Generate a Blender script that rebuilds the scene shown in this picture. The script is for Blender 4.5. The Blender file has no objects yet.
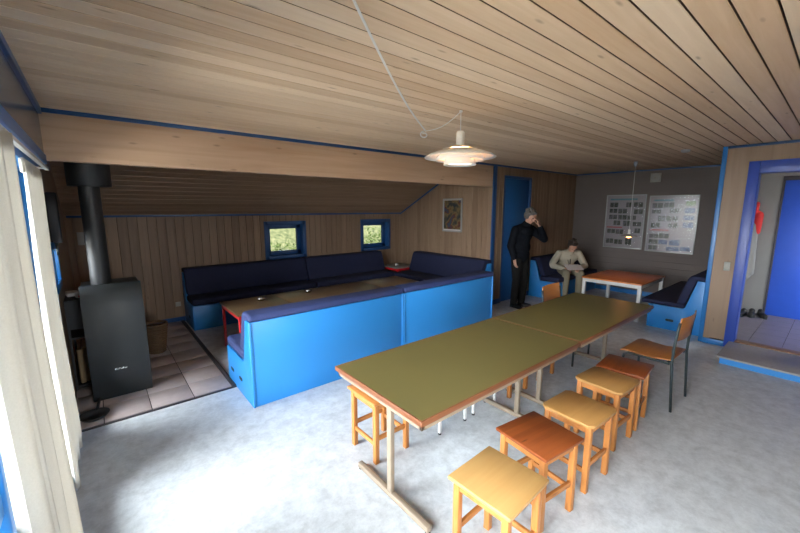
import bpy, bmesh, math, random
from mathutils import Vector, Matrix
random.seed(7)
PI = math.pi
S = bpy.context.scene
COL = S.collection

# ------------------------------------------------------------------ camera
H = 1.75
cam_d = bpy.data.cameras.new('camera')
cam = bpy.data.objects.new('camera', cam_d)
COL.objects.link(cam)
cam_d.sensor_width = 36.0
cam_d.lens = 36.0 * 366.0 / 800.0
cam_d.clip_start = 0.02
cam_d.clip_end = 300
cam.location = (0, 0, H)
cam.rotation_euler = (math.radians(90 - 9.05), 0, math.radians(-39.64))
S.camera = cam

# ------------------------------------------------------------------ world, light, exposure
SKY_STRENGTH = 26.0
w = bpy.data.worlds.new('sky')
S.world = w
w.use_nodes = True
bg = w.node_tree.nodes['Background']
bg.inputs[0].default_value = (0.90, 0.96, 1.0, 1)
bg.inputs[1].default_value = SKY_STRENGTH
S.view_settings.view_transform = 'Standard'
S.view_settings.look = 'None'
S.view_settings.exposure = 0.45
S.view_settings.gamma = 1
S.view_settings.use_curve_mapping = False
S.cycles.max_bounces = 10
S.cycles.diffuse_bounces = 6
S.cycles.glossy_bounces = 4
S.cycles.transmission_bounces = 6
S.cycles.caustics_reflective = False
S.cycles.caustics_refractive = False
S.cycles.sample_clamp_indirect = 6


def portal(name, loc, rot, sx, sy):
    l = bpy.data.lights.new(name, 'AREA')
    l.shape = 'RECTANGLE'
    l.size = sx
    l.size_y = sy
    l.cycles.is_portal = True
    o = bpy.data.objects.new(name, l)
    COL.objects.link(o)
    o.location = loc
    o.rotation_euler = rot
    return o


portal('daylight_portal', (-0.50, 1.73, 1.10), (0, -PI / 2, 0), 2.1, 4.0)       # left glazing
portal('daylight_portal', (0.65, -1.95, 1.5), (PI / 2, 0, 0), 1.0, 1.4)      # window behind camera
portal('daylight_portal', (7.1, -2.6, 1.45), (PI / 2, 0, 0), 1.4, 0.8)       # hall window


# ------------------------------------------------------------------ materials
MATS = {}


def newmat(name):
    m = bpy.data.materials.new(name)
    m.use_nodes = True
    nt = m.node_tree
    b = nt.nodes['Principled BSDF']
    MATS[name] = m
    return m, nt, b


def c3(c):
    return (c[0], c[1], c[2], 1)


def solid(name, col, rough=0.5, metal=0.0, spec=0.5, var=0.06, vscale=8.0, bump=0.0, bscale=60.0, coat=0.0, emit=None, estr=0.0, sheen=0.0):
    """painted / plain surface with gentle procedural mottling"""
    m, nt, b = newmat(name)
    N, L = nt.nodes, nt.links
    tc = N.new('ShaderNodeTexCoord')
    nz = N.new('ShaderNodeTexNoise')
    nz.inputs['Scale'].default_value = vscale
    nz.inputs['Detail'].default_value = 5
    L.new(tc.outputs['Object'], nz.inputs['Vector'])
    mx = N.new('ShaderNodeMix')
    mx.data_type = 'RGBA'
    mx.inputs['A'].default_value = c3([min(1, v * (1 - var)) for v in col])
    mx.inputs['B'].default_value = c3([min(1, v * (1 + var)) for v in col])
    L.new(nz.outputs['Fac'], mx.inputs['Factor'])
    L.new(mx.outputs['Result'], b.inputs['Base Color'])
    b.inputs['Roughness'].default_value = rough
    b.inputs['Metallic'].default_value = metal
    b.inputs['Specular IOR Level'].default_value = spec
    if coat:
        b.inputs['Coat Weight'].default_value = coat
    if sheen:
        b.inputs['Sheen Weight'].default_value = sheen
    if bump:
        n2 = N.new('ShaderNodeTexNoise')
        n2.inputs['Scale'].default_value = bscale
        n2.inputs['Detail'].default_value = 4
        L.new(tc.outputs['Object'], n2.inputs['Vector'])
        bp = N.new('ShaderNodeBump')
        bp.inputs['Strength'].default_value = bump
        bp.inputs['Distance'].default_value = 0.01
        L.new(n2.outputs['Fac'], bp.inputs['Height'])
        L.new(bp.outputs['Normal'], b.inputs['Normal'])
    if emit:
        b.inputs['Emission Color'].default_value = c3(emit)
        b.inputs['Emission Strength'].default_value = estr
    return m


def wood(name, light, dark, along='X', across='Y', pitch=0.0, phase=0.0, rough=0.5, grain=1.0, knots=0.5, spread=0.5, stain=None, spec=0.4):
    """wood with grain running along one object axis; pitch>0 gives every board its own tone"""
    m, nt, b = newmat(name)
    N, L = nt.nodes, nt.links
    tc = N.new('ShaderNodeTexCoord')
    sp = N.new('ShaderNodeSeparateXYZ')
    L.new(tc.outputs['Object'], sp.inputs[0])

    def math_(op, a, bb=None, clamp=False):
        n = N.new('ShaderNodeMath')
        n.operation = op
        n.use_clamp = clamp
        for i, v in enumerate((a, bb)):
            if v is None:
                continue
            if isinstance(v, (int, float)):
                n.inputs[i].default_value = v
            else:
                L.new(v, n.inputs[i])
        return n.outputs[0]
    if pitch:
        idx = math_('FLOOR', math_('DIVIDE', math_('SUBTRACT', sp.outputs[across], phase), pitch))
    else:
        oi = N.new('ShaderNodeObjectInfo')
        idx = math_('MULTIPLY', oi.outputs['Random'], 37.0)
    wn = N.new('ShaderNodeTexWhiteNoise')
    wn.noise_dimensions = '1D'
    L.new(idx, wn.inputs['W'])
    # grain vector
    cb = N.new('ShaderNodeCombineXYZ')
    third = [a for a in 'XYZ' if a not in (along, across)][0]
    al = math_('ADD', math_('MULTIPLY', sp.outputs[along], 1.6 * grain), math_('MULTIPLY', idx, 7.31))
    ac = math_('MULTIPLY', sp.outputs[across], 26.0 * grain)
    th = math_('MULTIPLY', sp.outputs[third], 26.0 * grain)
    L.new(al, cb.inputs[0])
    L.new(ac, cb.inputs[1])
    L.new(th, cb.inputs[2])
    nz = N.new('ShaderNodeTexNoise')
    nz.inputs['Scale'].default_value = 1.0
    nz.inputs['Detail'].default_value = 6
    nz.inputs['Distortion'].default_value = 0.6
    L.new(cb.outputs[0], nz.inputs['Vector'])
    cb2 = N.new('ShaderNodeCombineXYZ')
    L.new(math_('ADD', math_('MULTIPLY', sp.outputs[along], 3.1), math_('MULTIPLY', idx, 3.7)), cb2.inputs[0])
    L.new(math_('MULTIPLY', sp.outputs[across], 11.0), cb2.inputs[1])
    L.new(math_('MULTIPLY', sp.outputs[third], 11.0), cb2.inputs[2])
    vo = N.new('ShaderNodeTexVoronoi')
    vo.inputs['Scale'].default_value = 1.0
    L.new(cb2.outputs[0], vo.inputs['Vector'])
    mr = N.new('ShaderNodeMapRange')
    mr.inputs['From Min'].default_value = 0.03
    mr.inputs['From Max'].default_value = 0.13
    mr.inputs['To Min'].default_value = knots
    mr.inputs['To Max'].default_value = 0.0
    L.new(vo.outputs['Distance'], mr.inputs['Value'])
    g = math_('MULTIPLY', math_('SUBTRACT', nz.outputs['Fac'], 0.35), 2.2, True)
    f = math_('ADD', math_('MULTIPLY', g, 1 - spread), math_('MULTIPLY', wn.outputs['Value'], spread), True)
    mx = N.new('ShaderNodeMix')
    mx.data_type = 'RGBA'
    mx.inputs['A'].default_value = c3(light)
    mx.inputs['B'].default_value = c3(dark)
    L.new(f, mx.inputs['Factor'])
    mk = N.new('ShaderNodeMix')
    mk.data_type = 'RGBA'
    L.new(mx.outputs['Result'], mk.inputs['A'])
    mk.inputs['B'].default_value = c3(stain or [v * 0.32 for v in dark])
    L.new(mr.outputs[0], mk.inputs['Factor'])
    L.new(mk.outputs['Result'], b.inputs['Base Color'])
    b.inputs['Roughness'].default_value = rough
    b.inputs['Specular IOR Level'].default_value = spec
    bp = N.new('ShaderNodeBump')
    bp.inputs['Strength'].default_value = 0.12
    bp.inputs['Distance'].default_value = 0.004
    L.new(nz.outputs['Fac'], bp.inputs['Height'])
    L.new(bp.outputs['Normal'], b.inputs['Normal'])
    return m


def vinyl():
    m, nt, b = newmat('vinyl floor')
    N, L = nt.nodes, nt.links
    tc = N.new('ShaderNodeTexCoord')
    a = N.new('ShaderNodeTexNoise')
    a.inputs['Scale'].default_value = 9
    a.inputs['Detail'].default_value = 10
    a.inputs['Roughness'].default_value = 0.78
    a.inputs['Distortion'].default_value = 0.15
    L.new(tc.outputs['Object'], a.inputs['Vector'])
    r = N.new('ShaderNodeValToRGB')
    r.color_ramp.elements[0].position = 0.36
    r.color_ramp.elements[0].color = (0.45, 0.485, 0.515, 1)
    r.color_ramp.elements[1].position = 0.60
    r.color_ramp.elements[1].color = (0.64, 0.685, 0.72, 1)
    L.new(a.outputs['Fac'], r.inputs[0])
    L.new(r.outputs[0], b.inputs['Base Color'])
    b.inputs['Roughness'].default_value = 0.42
    b.inputs['Specular IOR Level'].default_value = 0.35
    return m


def foliage(name, c1, c2, c3_, sc):
    m, nt, b = newmat(name)
    N, L = nt.nodes, nt.links
    tc = N.new('ShaderNodeTexCoord')
    a = N.new('ShaderNodeTexNoise')
    a.inputs['Scale'].default_value = sc
    a.inputs['Detail'].default_value = 10
    a.inputs['Roughness'].default_value = 0.8
    L.new(tc.outputs['Object'], a.inputs['Vector'])
    r = N.new('ShaderNodeValToRGB')
    r.color_ramp.elements[0].position = 0.35
    r.color_ramp.elements[0].color = c3(c1)
    r.color_ramp.elements[1].position = 0.68
    r.color_ramp.elements[1].color = c3(c3_)
    e = r.color_ramp.elements.new(0.5)
    e.color = c3(c2)
    L.new(a.outputs['Fac'], r.inputs[0])
    L.new(r.outputs[0], b.inputs['Base Color'])
    b.inputs['Roughness'].default_value = 1.0
    b.inputs['Specular IOR Level'].default_value = 0.03
    return m


def glassmat(name='window glass', rough=0.02):
    m, nt, b = newmat(name)
    N, L = nt.nodes, nt.links
    N.remove(b)
    tr = N.new('ShaderNodeBsdfTransparent')
    gl = N.new('ShaderNodeBsdfGlossy')
    gl.inputs['Roughness'].default_value = rough
    fr = N.new('ShaderNodeFresnel')
    fr.inputs['IOR'].default_value = 1.45
    mx = N.new('ShaderNodeMixShader')
    L.new(fr.outputs[0], mx.inputs[0])
    L.new(tr.outputs[0], mx.inputs[1])
    L.new(gl.outputs[0], mx.inputs[2])
    L.new(mx.outputs[0], N['Material Output'].inputs[0])
    return m


def curtain_mat():
    m, nt, b = newmat('curtain cotton')
    N, L = nt.nodes, nt.links
    N.remove(b)
    tc = N.new('ShaderNodeTexCoord')
    nz = N.new('ShaderNodeTexNoise')
    nz.inputs['Scale'].default_value = 220
    L.new(tc.outputs['Object'], nz.inputs['Vector'])
    mc = N.new('ShaderNodeMix')
    mc.data_type = 'RGBA'
    mc.inputs['A'].default_value = (0.56, 0.54, 0.49, 1)
    mc.inputs['B'].default_value = (0.66, 0.64, 0.59, 1)
    L.new(nz.outputs['Fac'], mc.inputs['Factor'])
    d = N.new('ShaderNodeBsdfDiffuse')
    t = N.new('ShaderNodeBsdfTranslucent')
    L.new(mc.outputs['Result'], d.inputs['Color'])
    L.new(mc.outputs['Result'], t.inputs['Color'])
    mx = N.new('ShaderNodeMixShader')
    mx.inputs[0].default_value = 0.38
    L.new(d.outputs[0], mx.inputs[1])
    L.new(t.outputs[0], mx.inputs[2])
    L.new(mx.outputs[0], N['Material Output'].inputs[0])
    return m


def picture_mat(name, cols, sc=4):
    """an abstract painted print made of soft colour patches"""
    m, nt, b = newmat(name)
    N, L = nt.nodes, nt.links
    tc = N.new('ShaderNodeTexCoord')
    a = N.new('ShaderNodeTexNoise')
    a.inputs['Scale'].default_value = sc
    a.inputs['Detail'].default_value = 3
    L.new(tc.outputs['Object'], a.inputs['Vector'])
    r = N.new('ShaderNodeValToRGB')
    for i, c in enumerate(cols):
        p = 0.34 + 0.32 * i / (len(cols) - 1)
        if i == 0:
            e = r.color_ramp.elements[0]
        elif i == len(cols) - 1:
            e = r.color_ramp.elements[-1]
        else:
            e = r.color_ramp.elements.new(p)
        e.position = p
        e.color = c3(c)
    L.new(a.outputs['Fac'], r.inputs[0])
    L.new(r.outputs[0], b.inputs['Base Color'])
    b.inputs['Roughness'].default_value = 0.25
    return m


PITCH = 0.1155
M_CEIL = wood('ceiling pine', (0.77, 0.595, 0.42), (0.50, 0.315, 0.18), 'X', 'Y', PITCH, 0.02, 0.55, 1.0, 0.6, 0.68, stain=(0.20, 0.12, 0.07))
M_BEAM = wood('beam pine', (0.66, 0.46, 0.31), (0.48, 0.29, 0.17), 'X', 'Z', 0, 0, 0.5, 0.5, 0.5, 0.1)
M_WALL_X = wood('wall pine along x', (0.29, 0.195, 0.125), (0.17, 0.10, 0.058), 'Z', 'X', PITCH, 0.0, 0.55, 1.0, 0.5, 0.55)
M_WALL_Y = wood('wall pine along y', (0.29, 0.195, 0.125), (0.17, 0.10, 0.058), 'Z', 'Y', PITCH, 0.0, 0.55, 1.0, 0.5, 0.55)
M_PILLAR = wood('pillar ply', (0.30, 0.205, 0.135), (0.22, 0.14, 0.085), 'Z', 'Y', 0, 0, 0.5, 0.5, 0.4, 0.2)
M_FLOOR = vinyl()
M_TILE = solid('hearth tile', (0.42, 0.36, 0.35), 0.35, var=0.18, vscale=14)
M_GROUT = solid('tile grout', (0.07, 0.06, 0.06), 0.9)
M_TRIM = solid('dark blue trim paint', (0.012, 0.065, 0.20), 0.35)
M_TRIMB = solid('bright blue trim paint', (0.014, 0.15, 0.42), 0.35)
M_DOORB = solid('door blue paint', (0.012, 0.10, 0.30), 0.4)
M_HALLB = solid('hall ultramarine paint', (0.03, 0.11, 0.62), 0.35)
M_HALLF = solid('frame ultramarine paint', (0.03, 0.07, 0.36), 0.35)
M_BLUE = solid('bench blue paint', (0.024, 0.235, 0.62), 0.38, var=0.05, vscale=3, bump=0.03, bscale=30)
M_NAVY = solid('navy cushion cloth', (0.011, 0.015, 0.050), 0.85, var=0.2, vscale=20, bump=0.15, bscale=300)
M_NAVY_LIT = solid('navy cushion cloth lit', (0.022, 0.036, 0.125), 0.8, var=0.15, vscale=20, bump=0.15, bscale=300)  # lit copy of the navy cloth, window light mixed into the colour
M_GREYW = solid('grey wall paint', (0.125, 0.102, 0.092), 0.7, var=0.05)
M_GREYP = solid('grey blue gloss panel', (0.085, 0.125, 0.18), 0.22, var=0.05)
M_WHITEW = solid('hall white paint', (0.26, 0.255, 0.25), 0.7)
M_HALLT = solid('hall floor tile', (0.17, 0.15, 0.18), 0.4, var=0.2, vscale=9)
M_STEPTOP = solid('step vinyl', (0.30, 0.29, 0.285), 0.5, var=0.2, vscale=40)
M_LINO = solid('green linoleum', (0.148, 0.128, 0.046), 0.33, var=0.05, vscale=5, spec=0.35)
M_EDGE = wood('table edge wood', (0.20, 0.075, 0.033), (0.12, 0.042, 0.018), 'X', 'Y', 0, 0, 0.4, 1.0, 0.3, 0.2)
M_BEIGE = solid('beige enamel steel', (0.26, 0.205, 0.15), 0.4, metal=0.0)
M_PINE = wood('stool pine frame', (0.52, 0.215, 0.058), (0.39, 0.135, 0.032), 'Z', 'X', 0, 0, 0.35, 1.0, 0.6, 0.2, stain=(0.13, 0.035, 0.01))
M_PINEX = wood('stool pine rail', (0.52, 0.215, 0.058), (0.39, 0.135, 0.032), 'X', 'Y', 0, 0, 0.35, 1.0, 0.5, 0.2, stain=(0.13, 0.035, 0.01))
M_SEATL = wood('light birch seat', (0.52, 0.315, 0.115), (0.43, 0.24, 0.08), 'X', 'Y', 0, 0, 0.35, 0.7, 0.0, 0.15)
M_SEATH = wood('honey birch seat', (0.45, 0.245, 0.08), (0.36, 0.18, 0.052), 'X', 'Y', 0, 0, 0.35, 0.7, 0.0, 0.15)
M_SEATR = wood('red pine seat', (0.27, 0.070, 0.018), (0.13, 0.028, 0.008), 'X', 'Y', 0.0577, 0.0, 0.3, 0.8, 0.95, 0.45, stain=(0.05, 0.012, 0.005))
M_CHAIRW = wood('chair plywood', (0.42, 0.17, 0.045), (0.28, 0.095, 0.025), 'X', 'Y', 0, 0, 0.35, 0.8, 0.0, 0.2)
M_CHAIRB = wood('chair back plywood', (0.55, 0.22, 0.05), (0.42, 0.15, 0.035), 'X', 'Z', 0, 0, 0.35, 0.8, 0.0, 0.2)
M_DARKST = solid('dark green steel', (0.035, 0.05, 0.055), 0.4, metal=0.3)
M_WHITEST = solid('white enamel steel', (0.60, 0.60, 0.59), 0.35)
M_RED = solid('red enamel steel', (0.55, 0.012, 0.018), 0.35)
M_TABW = wood('dark oak table top', (0.235, 0.155, 0.08), (0.145, 0.088, 0.042), 'X', 'Y', 0, 0, 0.3, 0.8, 0.2, 0.2)
M_ORANGE = wood('orange beech table top', (0.60, 0.20, 0.045), (0.47, 0.135, 0.03), 'X', 'Y', 0, 0, 0.3, 0.8, 0.0, 0.15)
M_GREYTOP = solid('grey laminate', (0.30, 0.28, 0.25), 0.4)
M_STOVE = solid('stove black enamel', (0.016, 0.019, 0.020), 0.45, spec=0.4, var=0.1)
M_PIPE = solid('flue matt black', (0.020, 0.021, 0.022), 0.5, spec=0.4, var=0.1)
M_BLACK = solid('black', (0.008, 0.008, 0.009), 0.6)
M_CHROME = solid('chrome', (0.6, 0.6, 0.6), 0.2, metal=1.0)
M_CURT = curtain_mat()
M_GLASS = glassmat()
M_GLASSR = glassmat('satin poster film', 0.22)
M_SHADE = solid('white lacquered shade', (0.80, 0.77, 0.72), 0.35)
M_SHADE2 = solid('dull beige shade', (0.30, 0.26, 0.23), 0.5)
M_BULB = solid('lit bulb', (1, 0.8, 0.5), 0.5, emit=(1.0, 0.50, 0.20), estr=110)
M_BULB2 = solid('dim lit bulb', (1, 0.8, 0.5), 0.5, emit=(1.0, 0.33, 0.09), estr=24)
M_CORD = solid('white cord', (0.75, 0.74, 0.72), 0.5)
M_PAPER = solid('white paper', (0.62, 0.60, 0.60), 0.6)
M_POSTER = solid('poster paper', (0.26, 0.235, 0.25), 0.3)
M_TEAL = solid('poster teal', (0.015, 0.16, 0.21), 0.3)
M_PRED = solid('poster red', (0.30, 0.02, 0.03), 0.3)
M_PHOTO = picture_mat('poster photographs', [(0.02, 0.03, 0.02), (0.06, 0.065, 0.05), (0.10, 0.09, 0.11)], 14)
M_PHOTOB = picture_mat('poster blue photographs', [(0.03, 0.04, 0.09), (0.07, 0.10, 0.20), (0.16, 0.18, 0.22)], 14)
M_PHOTOG = picture_mat('poster green photographs', [(0.06, 0.12, 0.04), (0.16, 0.22, 0.12), (0.3, 0.3, 0.22)], 14)
M_ART = picture_mat('framed print', [(0.02, 0.03, 0.04), (0.07, 0.06, 0.04), (0.18, 0.13, 0.06), (0.10, 0.03, 0.02), (0.04, 0.06, 0.10)], 7)
M_ALU = solid('brushed frame', (0.35, 0.36, 0.36), 0.4, metal=0.6)
M_WICKER = wood('wicker', (0.17, 0.10, 0.05), (0.08, 0.04, 0.02), 'X', 'Z', 0, 0, 0.7, 2.0, 0.3, 0.2)
M_LOG = wood('cut log', (0.42, 0.29, 0.16), (0.26, 0.16, 0.08), 'Z', 'X', 0, 0, 0.8, 1.0, 0.3, 0.2)
M_PLASTIC = solid('off white plastic', (0.36, 0.345, 0.30), 0.4)
M_GRASS = foliage('hillside grass', (0.004, 0.006, 0.002), (0.020, 0.022, 0.009), (0.050, 0.044, 0.022), 9)
M_BUSH = foliage('bush leaves', (0.003, 0.006, 0.0015), (0.016, 0.022, 0.006), (0.045, 0.050, 0.018), 14)
M_SKIN = solid('skin', (0.48, 0.26, 0.18), 0.5)
M_HAIRG = solid('grey hair', (0.12, 0.115, 0.11), 0.6, var=0.4, vscale=60, bump=0.6, bscale=120)
M_HAIRD = solid('dark brown hair', (0.035, 0.022, 0.016), 0.5, var=0.4, vscale=60, bump=0.6, bscale=120)
M_JACKD = solid('black navy jacket', (0.005, 0.006, 0.009), 0.85, spec=0.12, var=0.2, bump=0.3, bscale=25)
M_TROUD = solid('charcoal trousers', (0.012, 0.0115, 0.011), 0.85, spec=0.12, var=0.2, bump=0.3, bscale=25)
M_JACKB = solid('pale beige jacket', (0.40, 0.36, 0.28), 0.8, spec=0.2, var=0.12, bump=0.35, bscale=22)
M_VEST = solid('dark lining', (0.03, 0.03, 0.035), 0.8)
M_TROUK = solid('khaki trousers', (0.22, 0.19, 0.13), 0.8, var=0.12, bump=0.3, bscale=22)
M_COATR = solid('red coat cloth', (0.50, 0.02, 0.02), 0.8)
M_COATG = solid('grey coat cloth', (0.20, 0.20, 0.19), 0.85)
M_TEALB = solid('screen', (0.1, 0.1, 0.12), 0.2)


# ------------------------------------------------------------------ mesh helpers
class MB:
    def __init__(self):
        self.v = []
        self.f = []
        self.mi = []

    def add(self, verts, faces, mi=0):
        o = len(self.v)
        self.v += [tuple(p) for p in verts]
        self.f += [tuple(i + o for i in f) for f in faces]
        self.mi += [mi] * len(faces)
        return self

    def box(self, x0, y0, z0, x1, y1, z1, mi=0):
        if x0 > x1: x0, x1 = x1, x0
        if y0 > y1: y0, y1 = y1, y0
        if z0 > z1: z0, z1 = z1, z0
        v = [(x0, y0, z0), (x1, y0, z0), (x1, y1, z0), (x0, y1, z0), (x0, y0, z1), (x1, y0, z1), (x1, y1, z1), (x0, y1, z1)]
        return self.add(v, [(0, 3, 2, 1), (4, 5, 6, 7), (0, 1, 5, 4), (1, 2, 6, 5), (2, 3, 7, 6), (3, 0, 4, 7)], mi)

    def prism(self, pts, axis, a, b, mi=0):
        """pts 2D polygon (counter-clockwise seen from +axis), extruded along axis from a to b"""
        def P(p, t):
            return {'x': (t, p[0], p[1]), 'y': (p[0], t, p[1]), 'z': (p[0], p[1], t)}[axis]
        n = len(pts)
        v = [P(p, a) for p in pts] + [P(p, b) for p in pts]
        f = [tuple(range(n))[::-1], tuple(range(n, 2 * n))]
        for i in range(n):
            j = (i + 1) % n
            f.append((i, j, n + j, n + i))
        return self.add(v, f, mi)

    def cyl(self, p0, p1, r0, r1=None, n=16, mi=0, caps=True):
        r1 = r0 if r1 is None else r1
        p0, p1 = Vector(p0), Vector(p1)
        d = (p1 - p0).normalized()
        a = d.orthogonal().normalized()
        b = d.cross(a)
        v = []
        for p, r in ((p0, r0), (p1, r1)):
            for i in range(n):
                t = 2 * PI * i / n
                v.append(p + a * (r * math.cos(t)) + b * (r * math.sin(t)))
        f = [(i, (i + 1) % n, n + (i + 1) % n, n + i) for i in range(n)]
        if caps:
            f += [tuple(range(n))[::-1], tuple(range(n, 2 * n))]
        return self.add(v, f, mi)

    def bar(self, p0, p1, w, h, up=(0, 0, 1), mi=0):
        """rectangular bar from p0 to p1"""
        p0, p1 = Vector(p0), Vector(p1)
        d = (p1 - p0).normalized()
        s = d.cross(Vector(up))
        if s.length < 1e-4:
            s = Vector((1, 0, 0))
        s.normalize()
        u = s.cross(d).normalized()
        v = []
        for p in (p0, p1):
            for a, b in ((-1, -1), (1, -1), (1, 1), (-1, 1)):
                v.append(p + s * (a * w / 2) + u * (b * h / 2))
        return self.add(v, [(0, 1, 2, 3)[::-1], (4, 5, 6, 7), (0, 1, 5, 4), (1, 2, 6, 5), (2, 3, 7, 6), (3, 0, 4, 7)], mi)

    def tube(self, path, r, n=10, mi=0):
        P = [Vector(p) for p in path]
        m = len(P)
        prev = None
        v = []
        for i, p in enumerate(P):
            d = (P[min(i + 1, m - 1)] - P[max(i - 1, 0)]).normalized()
            a = d.orthogonal().normalized() if prev is None else (prev - d * prev.dot(d)).normalized()
            prev = a
            b = d.cross(a)
            rr = r[i] if isinstance(r, (list, tuple)) else r
            for k in range(n):
                t = 2 * PI * k / n
                v.append(p + a * (rr * math.cos(t)) + b * (rr * math.sin(t)))
        f = []
        for i in range(m - 1):
            for k in range(n):
                f.append((i * n + k, i * n + (k + 1) % n, (i + 1) * n + (k + 1) % n, (i + 1) * n + k))
        f += [tuple(range(n))[::-1], tuple(range((m - 1) * n, m * n))]
        return self.add(v, f, mi)

    def lathe(self, prof, c=(0, 0, 0), n=40, mi=0):
        v = []
        for r, z in prof:
            for k in range(n):
                t = 2 * PI * k / n
                v.append((c[0] + r * math.cos(t), c[1] + r * math.sin(t), c[2] + z))
        f = []
        for i in range(len(prof) - 1):
            for k in range(n):
                f.append((i * n + k, i * n + (k + 1) % n, (i + 1) * n + (k + 1) % n, (i + 1) * n + k))
        return self.add(v, f, mi)

    def ball(self, c, r, n=14, mi=0, rot=None):
        """ellipsoid; r scalar or 3-tuple"""
        if not isinstance(r, (list, tuple)):
            r = (r, r, r)
        R = rot or Matrix.Identity(3)
        c = Vector(c)
        v = [c + R @ Vector((0, 0, r[2]))]
        m = n // 2
        for i in range(1, m):
            ph = PI * i / m
            for k in range(n):
                t = 2 * PI * k / n
                v.append(c + R @ Vector((r[0] * math.sin(ph) * math.cos(t), r[1] * math.sin(ph) * math.sin(t), r[2] * math.cos(ph))))
        v.append(c + R @ Vector((0, 0, -r[2])))
        f = [(0, 1 + k, 1 + (k + 1) % n) for k in range(n)]
        for i in range(m - 2):
            for k in range(n):
                a = 1 + i * n
                f.append((a + k, a + n + k, a + n + (k + 1) % n, a + (k + 1) % n))
        a = 1 + (m - 2) * n
        f += [(a + k, len(v) - 1, a + (k + 1) % n) for k in range(n)]
        return self.add(v, f, mi)

    def cap(self, p0, p1, r0, r1=None, n=14, mi=0):
        """tapered capsule"""
        r1 = r0 if r1 is None else r1
        self.cyl(p0, p1, r0, r1, n, mi)
        self.ball(p0, r0, n, mi)
        self.ball(p1, r1, n, mi)
        return self

    def build(self, name, mats, parent=None, smooth=False, bevel=0.0, seg=2, loc=None):
        me = bpy.data.meshes.new(name)
        me.from_pydata([tuple(p) for p in self.v], [], self.f)
        if not isinstance(mats, (list, tuple)):
            mats = [mats]
        for m in mats:
            me.materials.append(m)
        me.polygons.foreach_set('material_index', self.mi)
        bm = bmesh.new()
        bm.from_mesh(me)
        bmesh.ops.recalc_face_normals(bm, faces=bm.faces)
        bm.to_mesh(me)
        bm.free()
        o = bpy.data.objects.new(name, me)
        COL.objects.link(o)
        if smooth:
            me.shade_smooth()
        if bevel:
            md = o.modifiers.new('bevel', 'BEVEL')
            md.width = bevel
            md.segments = seg
            md.limit_method = 'ANGLE'
            md.angle_limit = math.radians(40)
            md.harden_normals = False
            me.shade_smooth()
            try:
                sm = me.attributes  # smooth shading with sharp faces handled by bevel
            except Exception:
                pass
        if parent:
            o.parent = parent
        if loc:
            o.location = loc
        return o


def smooth_angle(o, deg=35):
    for e in o.data.edges:
        pass
    o.data.set_sharp_from_angle(angle=math.radians(deg))
    return o


def thing(name, label, cat, loc=(0, 0, 0), rz=0.0, group=None):
    o = bpy.data.objects.new(name, None)
    o.empty_display_size = 0.05
    COL.objects.link(o)
    o.location = loc
    o.rotation_euler = (0, 0, rz)
    return tag(o, label, cat, group)


def tag(o, label, cat, group=None):
    o['label'] = label
    o['category'] = cat
    if group:
        o['group'] = group
    return o


def struct(o, label=None):
    o['kind'] = 'structure'
    if label:
        o['label'] = label
    return o


def copy_tree(o, parent=None):
    c = o.copy()
    COL.objects.link(c)
    if parent:
        c.parent = parent
    for ch in list(o.children):
        copy_tree(ch, c)
    return c


def place(o, loc, rz, label=None, group=None):
    o.location = loc
    o.rotation_euler = (0, 0, rz)
    if label:
        o['label'] = label
    if group:
        o['group'] = group
    return o


def boards(mb, axis, a0, a1, u0, u1, plane, face, t=0.014, pitch=PITCH, phase=0.0, gap=0.004, ch=0.005, horiz='z', clip=None):
    """tongue and groove boards. Boards are side by side along `axis` from a0 to a1, run from u0 to u1 on the other in-plane axis,
    front surface at `plane`, facing direction `face` (+1/-1) on the normal axis. returns nothing; adds to mb"""
    k = math.floor((a0 - phase) / pitch)
    while True:
        s = phase + k * pitch
        e = s + pitch
        k += 1
        if s >= a1:
            break
        s2, e2 = max(s + gap / 2, a0), min(e - gap / 2, a1)
        if e2 - s2 < 0.006:
            continue
        yield s2, e2


# ------------------------------------------------------------------ dimensions
XL = -0.30      # left wall face
XR = 6.05       # right wall face (with hall opening)
YB = 6.45       # back wall of alcove
YD = 3.95       # door wall / beam face
XA = 5.36       # alcove right wall face
XP = 8.40       # poster wall face
YS = 1.05       # nook side wall
YC = -1.80      # wall behind camera
ZC = 2.495       # ceiling
HF = 0.09       # hall floor level

# ------------------------------------------------------------------ structure
m = MB()
m.box(XL - 0.15, YC - 0.15, -0.12, XP + 0.2, YB + 0.15, 0.0)
struct(m.build('floor', M_FLOOR))

# hearth tiles
m = MB()
m.box(XL, 3.665, 0.0, 0.93, YB, 0.004, 1)
tx = [-0.30] + [-0.105 + 0.3295 * i for i in range(4)]
tx[-1] = 0.885
ty = 3.675
row = [3.675 + 0.335 * i for i in range(10)]
for i in range(len(tx) - 1):
    for j in range(len(row) - 1):
        y1 = min(row[j + 1], YB)
        if row[j] >= YB - 0.03:
            continue
        m.box(tx[i] + 0.004, row[j] + 0.0015, 0.003, tx[i + 1] - 0.004, y1 - 0.0015, 0.012, 0)
o = m.build('floor_tiles', [M_TILE, M_GROUT], bevel=0.001)
struct(o)
m = MB()
m.box(0.89, 3.665, 0.0, 0.925, YB, 0.02)
m.box(XL, 3.645, 0.0, 0.925, 3.668, 0.010)
struct(m.build('trim_1', solid('hearth edge strip', (0.045, 0.04, 0.045), 0.5), bevel=0.002))

# main ceiling
m = MB()
m.box(XL - 0.1, YC - 0.1, ZC + 0.025, XR + 0.02, 4.80, ZC + 0.10, 1)
m.box(XR, YS - 0.01, ZC + 0.025, XP + 0.1, YD + 0.05, ZC + 0.10, 1)


def ceil_board(m, s, e, x0, x1, z):
    c = 0.003
    pts = [(s, z + c), (s + c, z), (e - c, z), (e, z + c), (e, z + 0.026), (s, z + 0.026)]
    m.prism(pts, 'x', x0, x1)
    m.mi[-1] = 1     # board sides coloured dark as groove shade
    m.mi[-3] = 1


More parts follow.
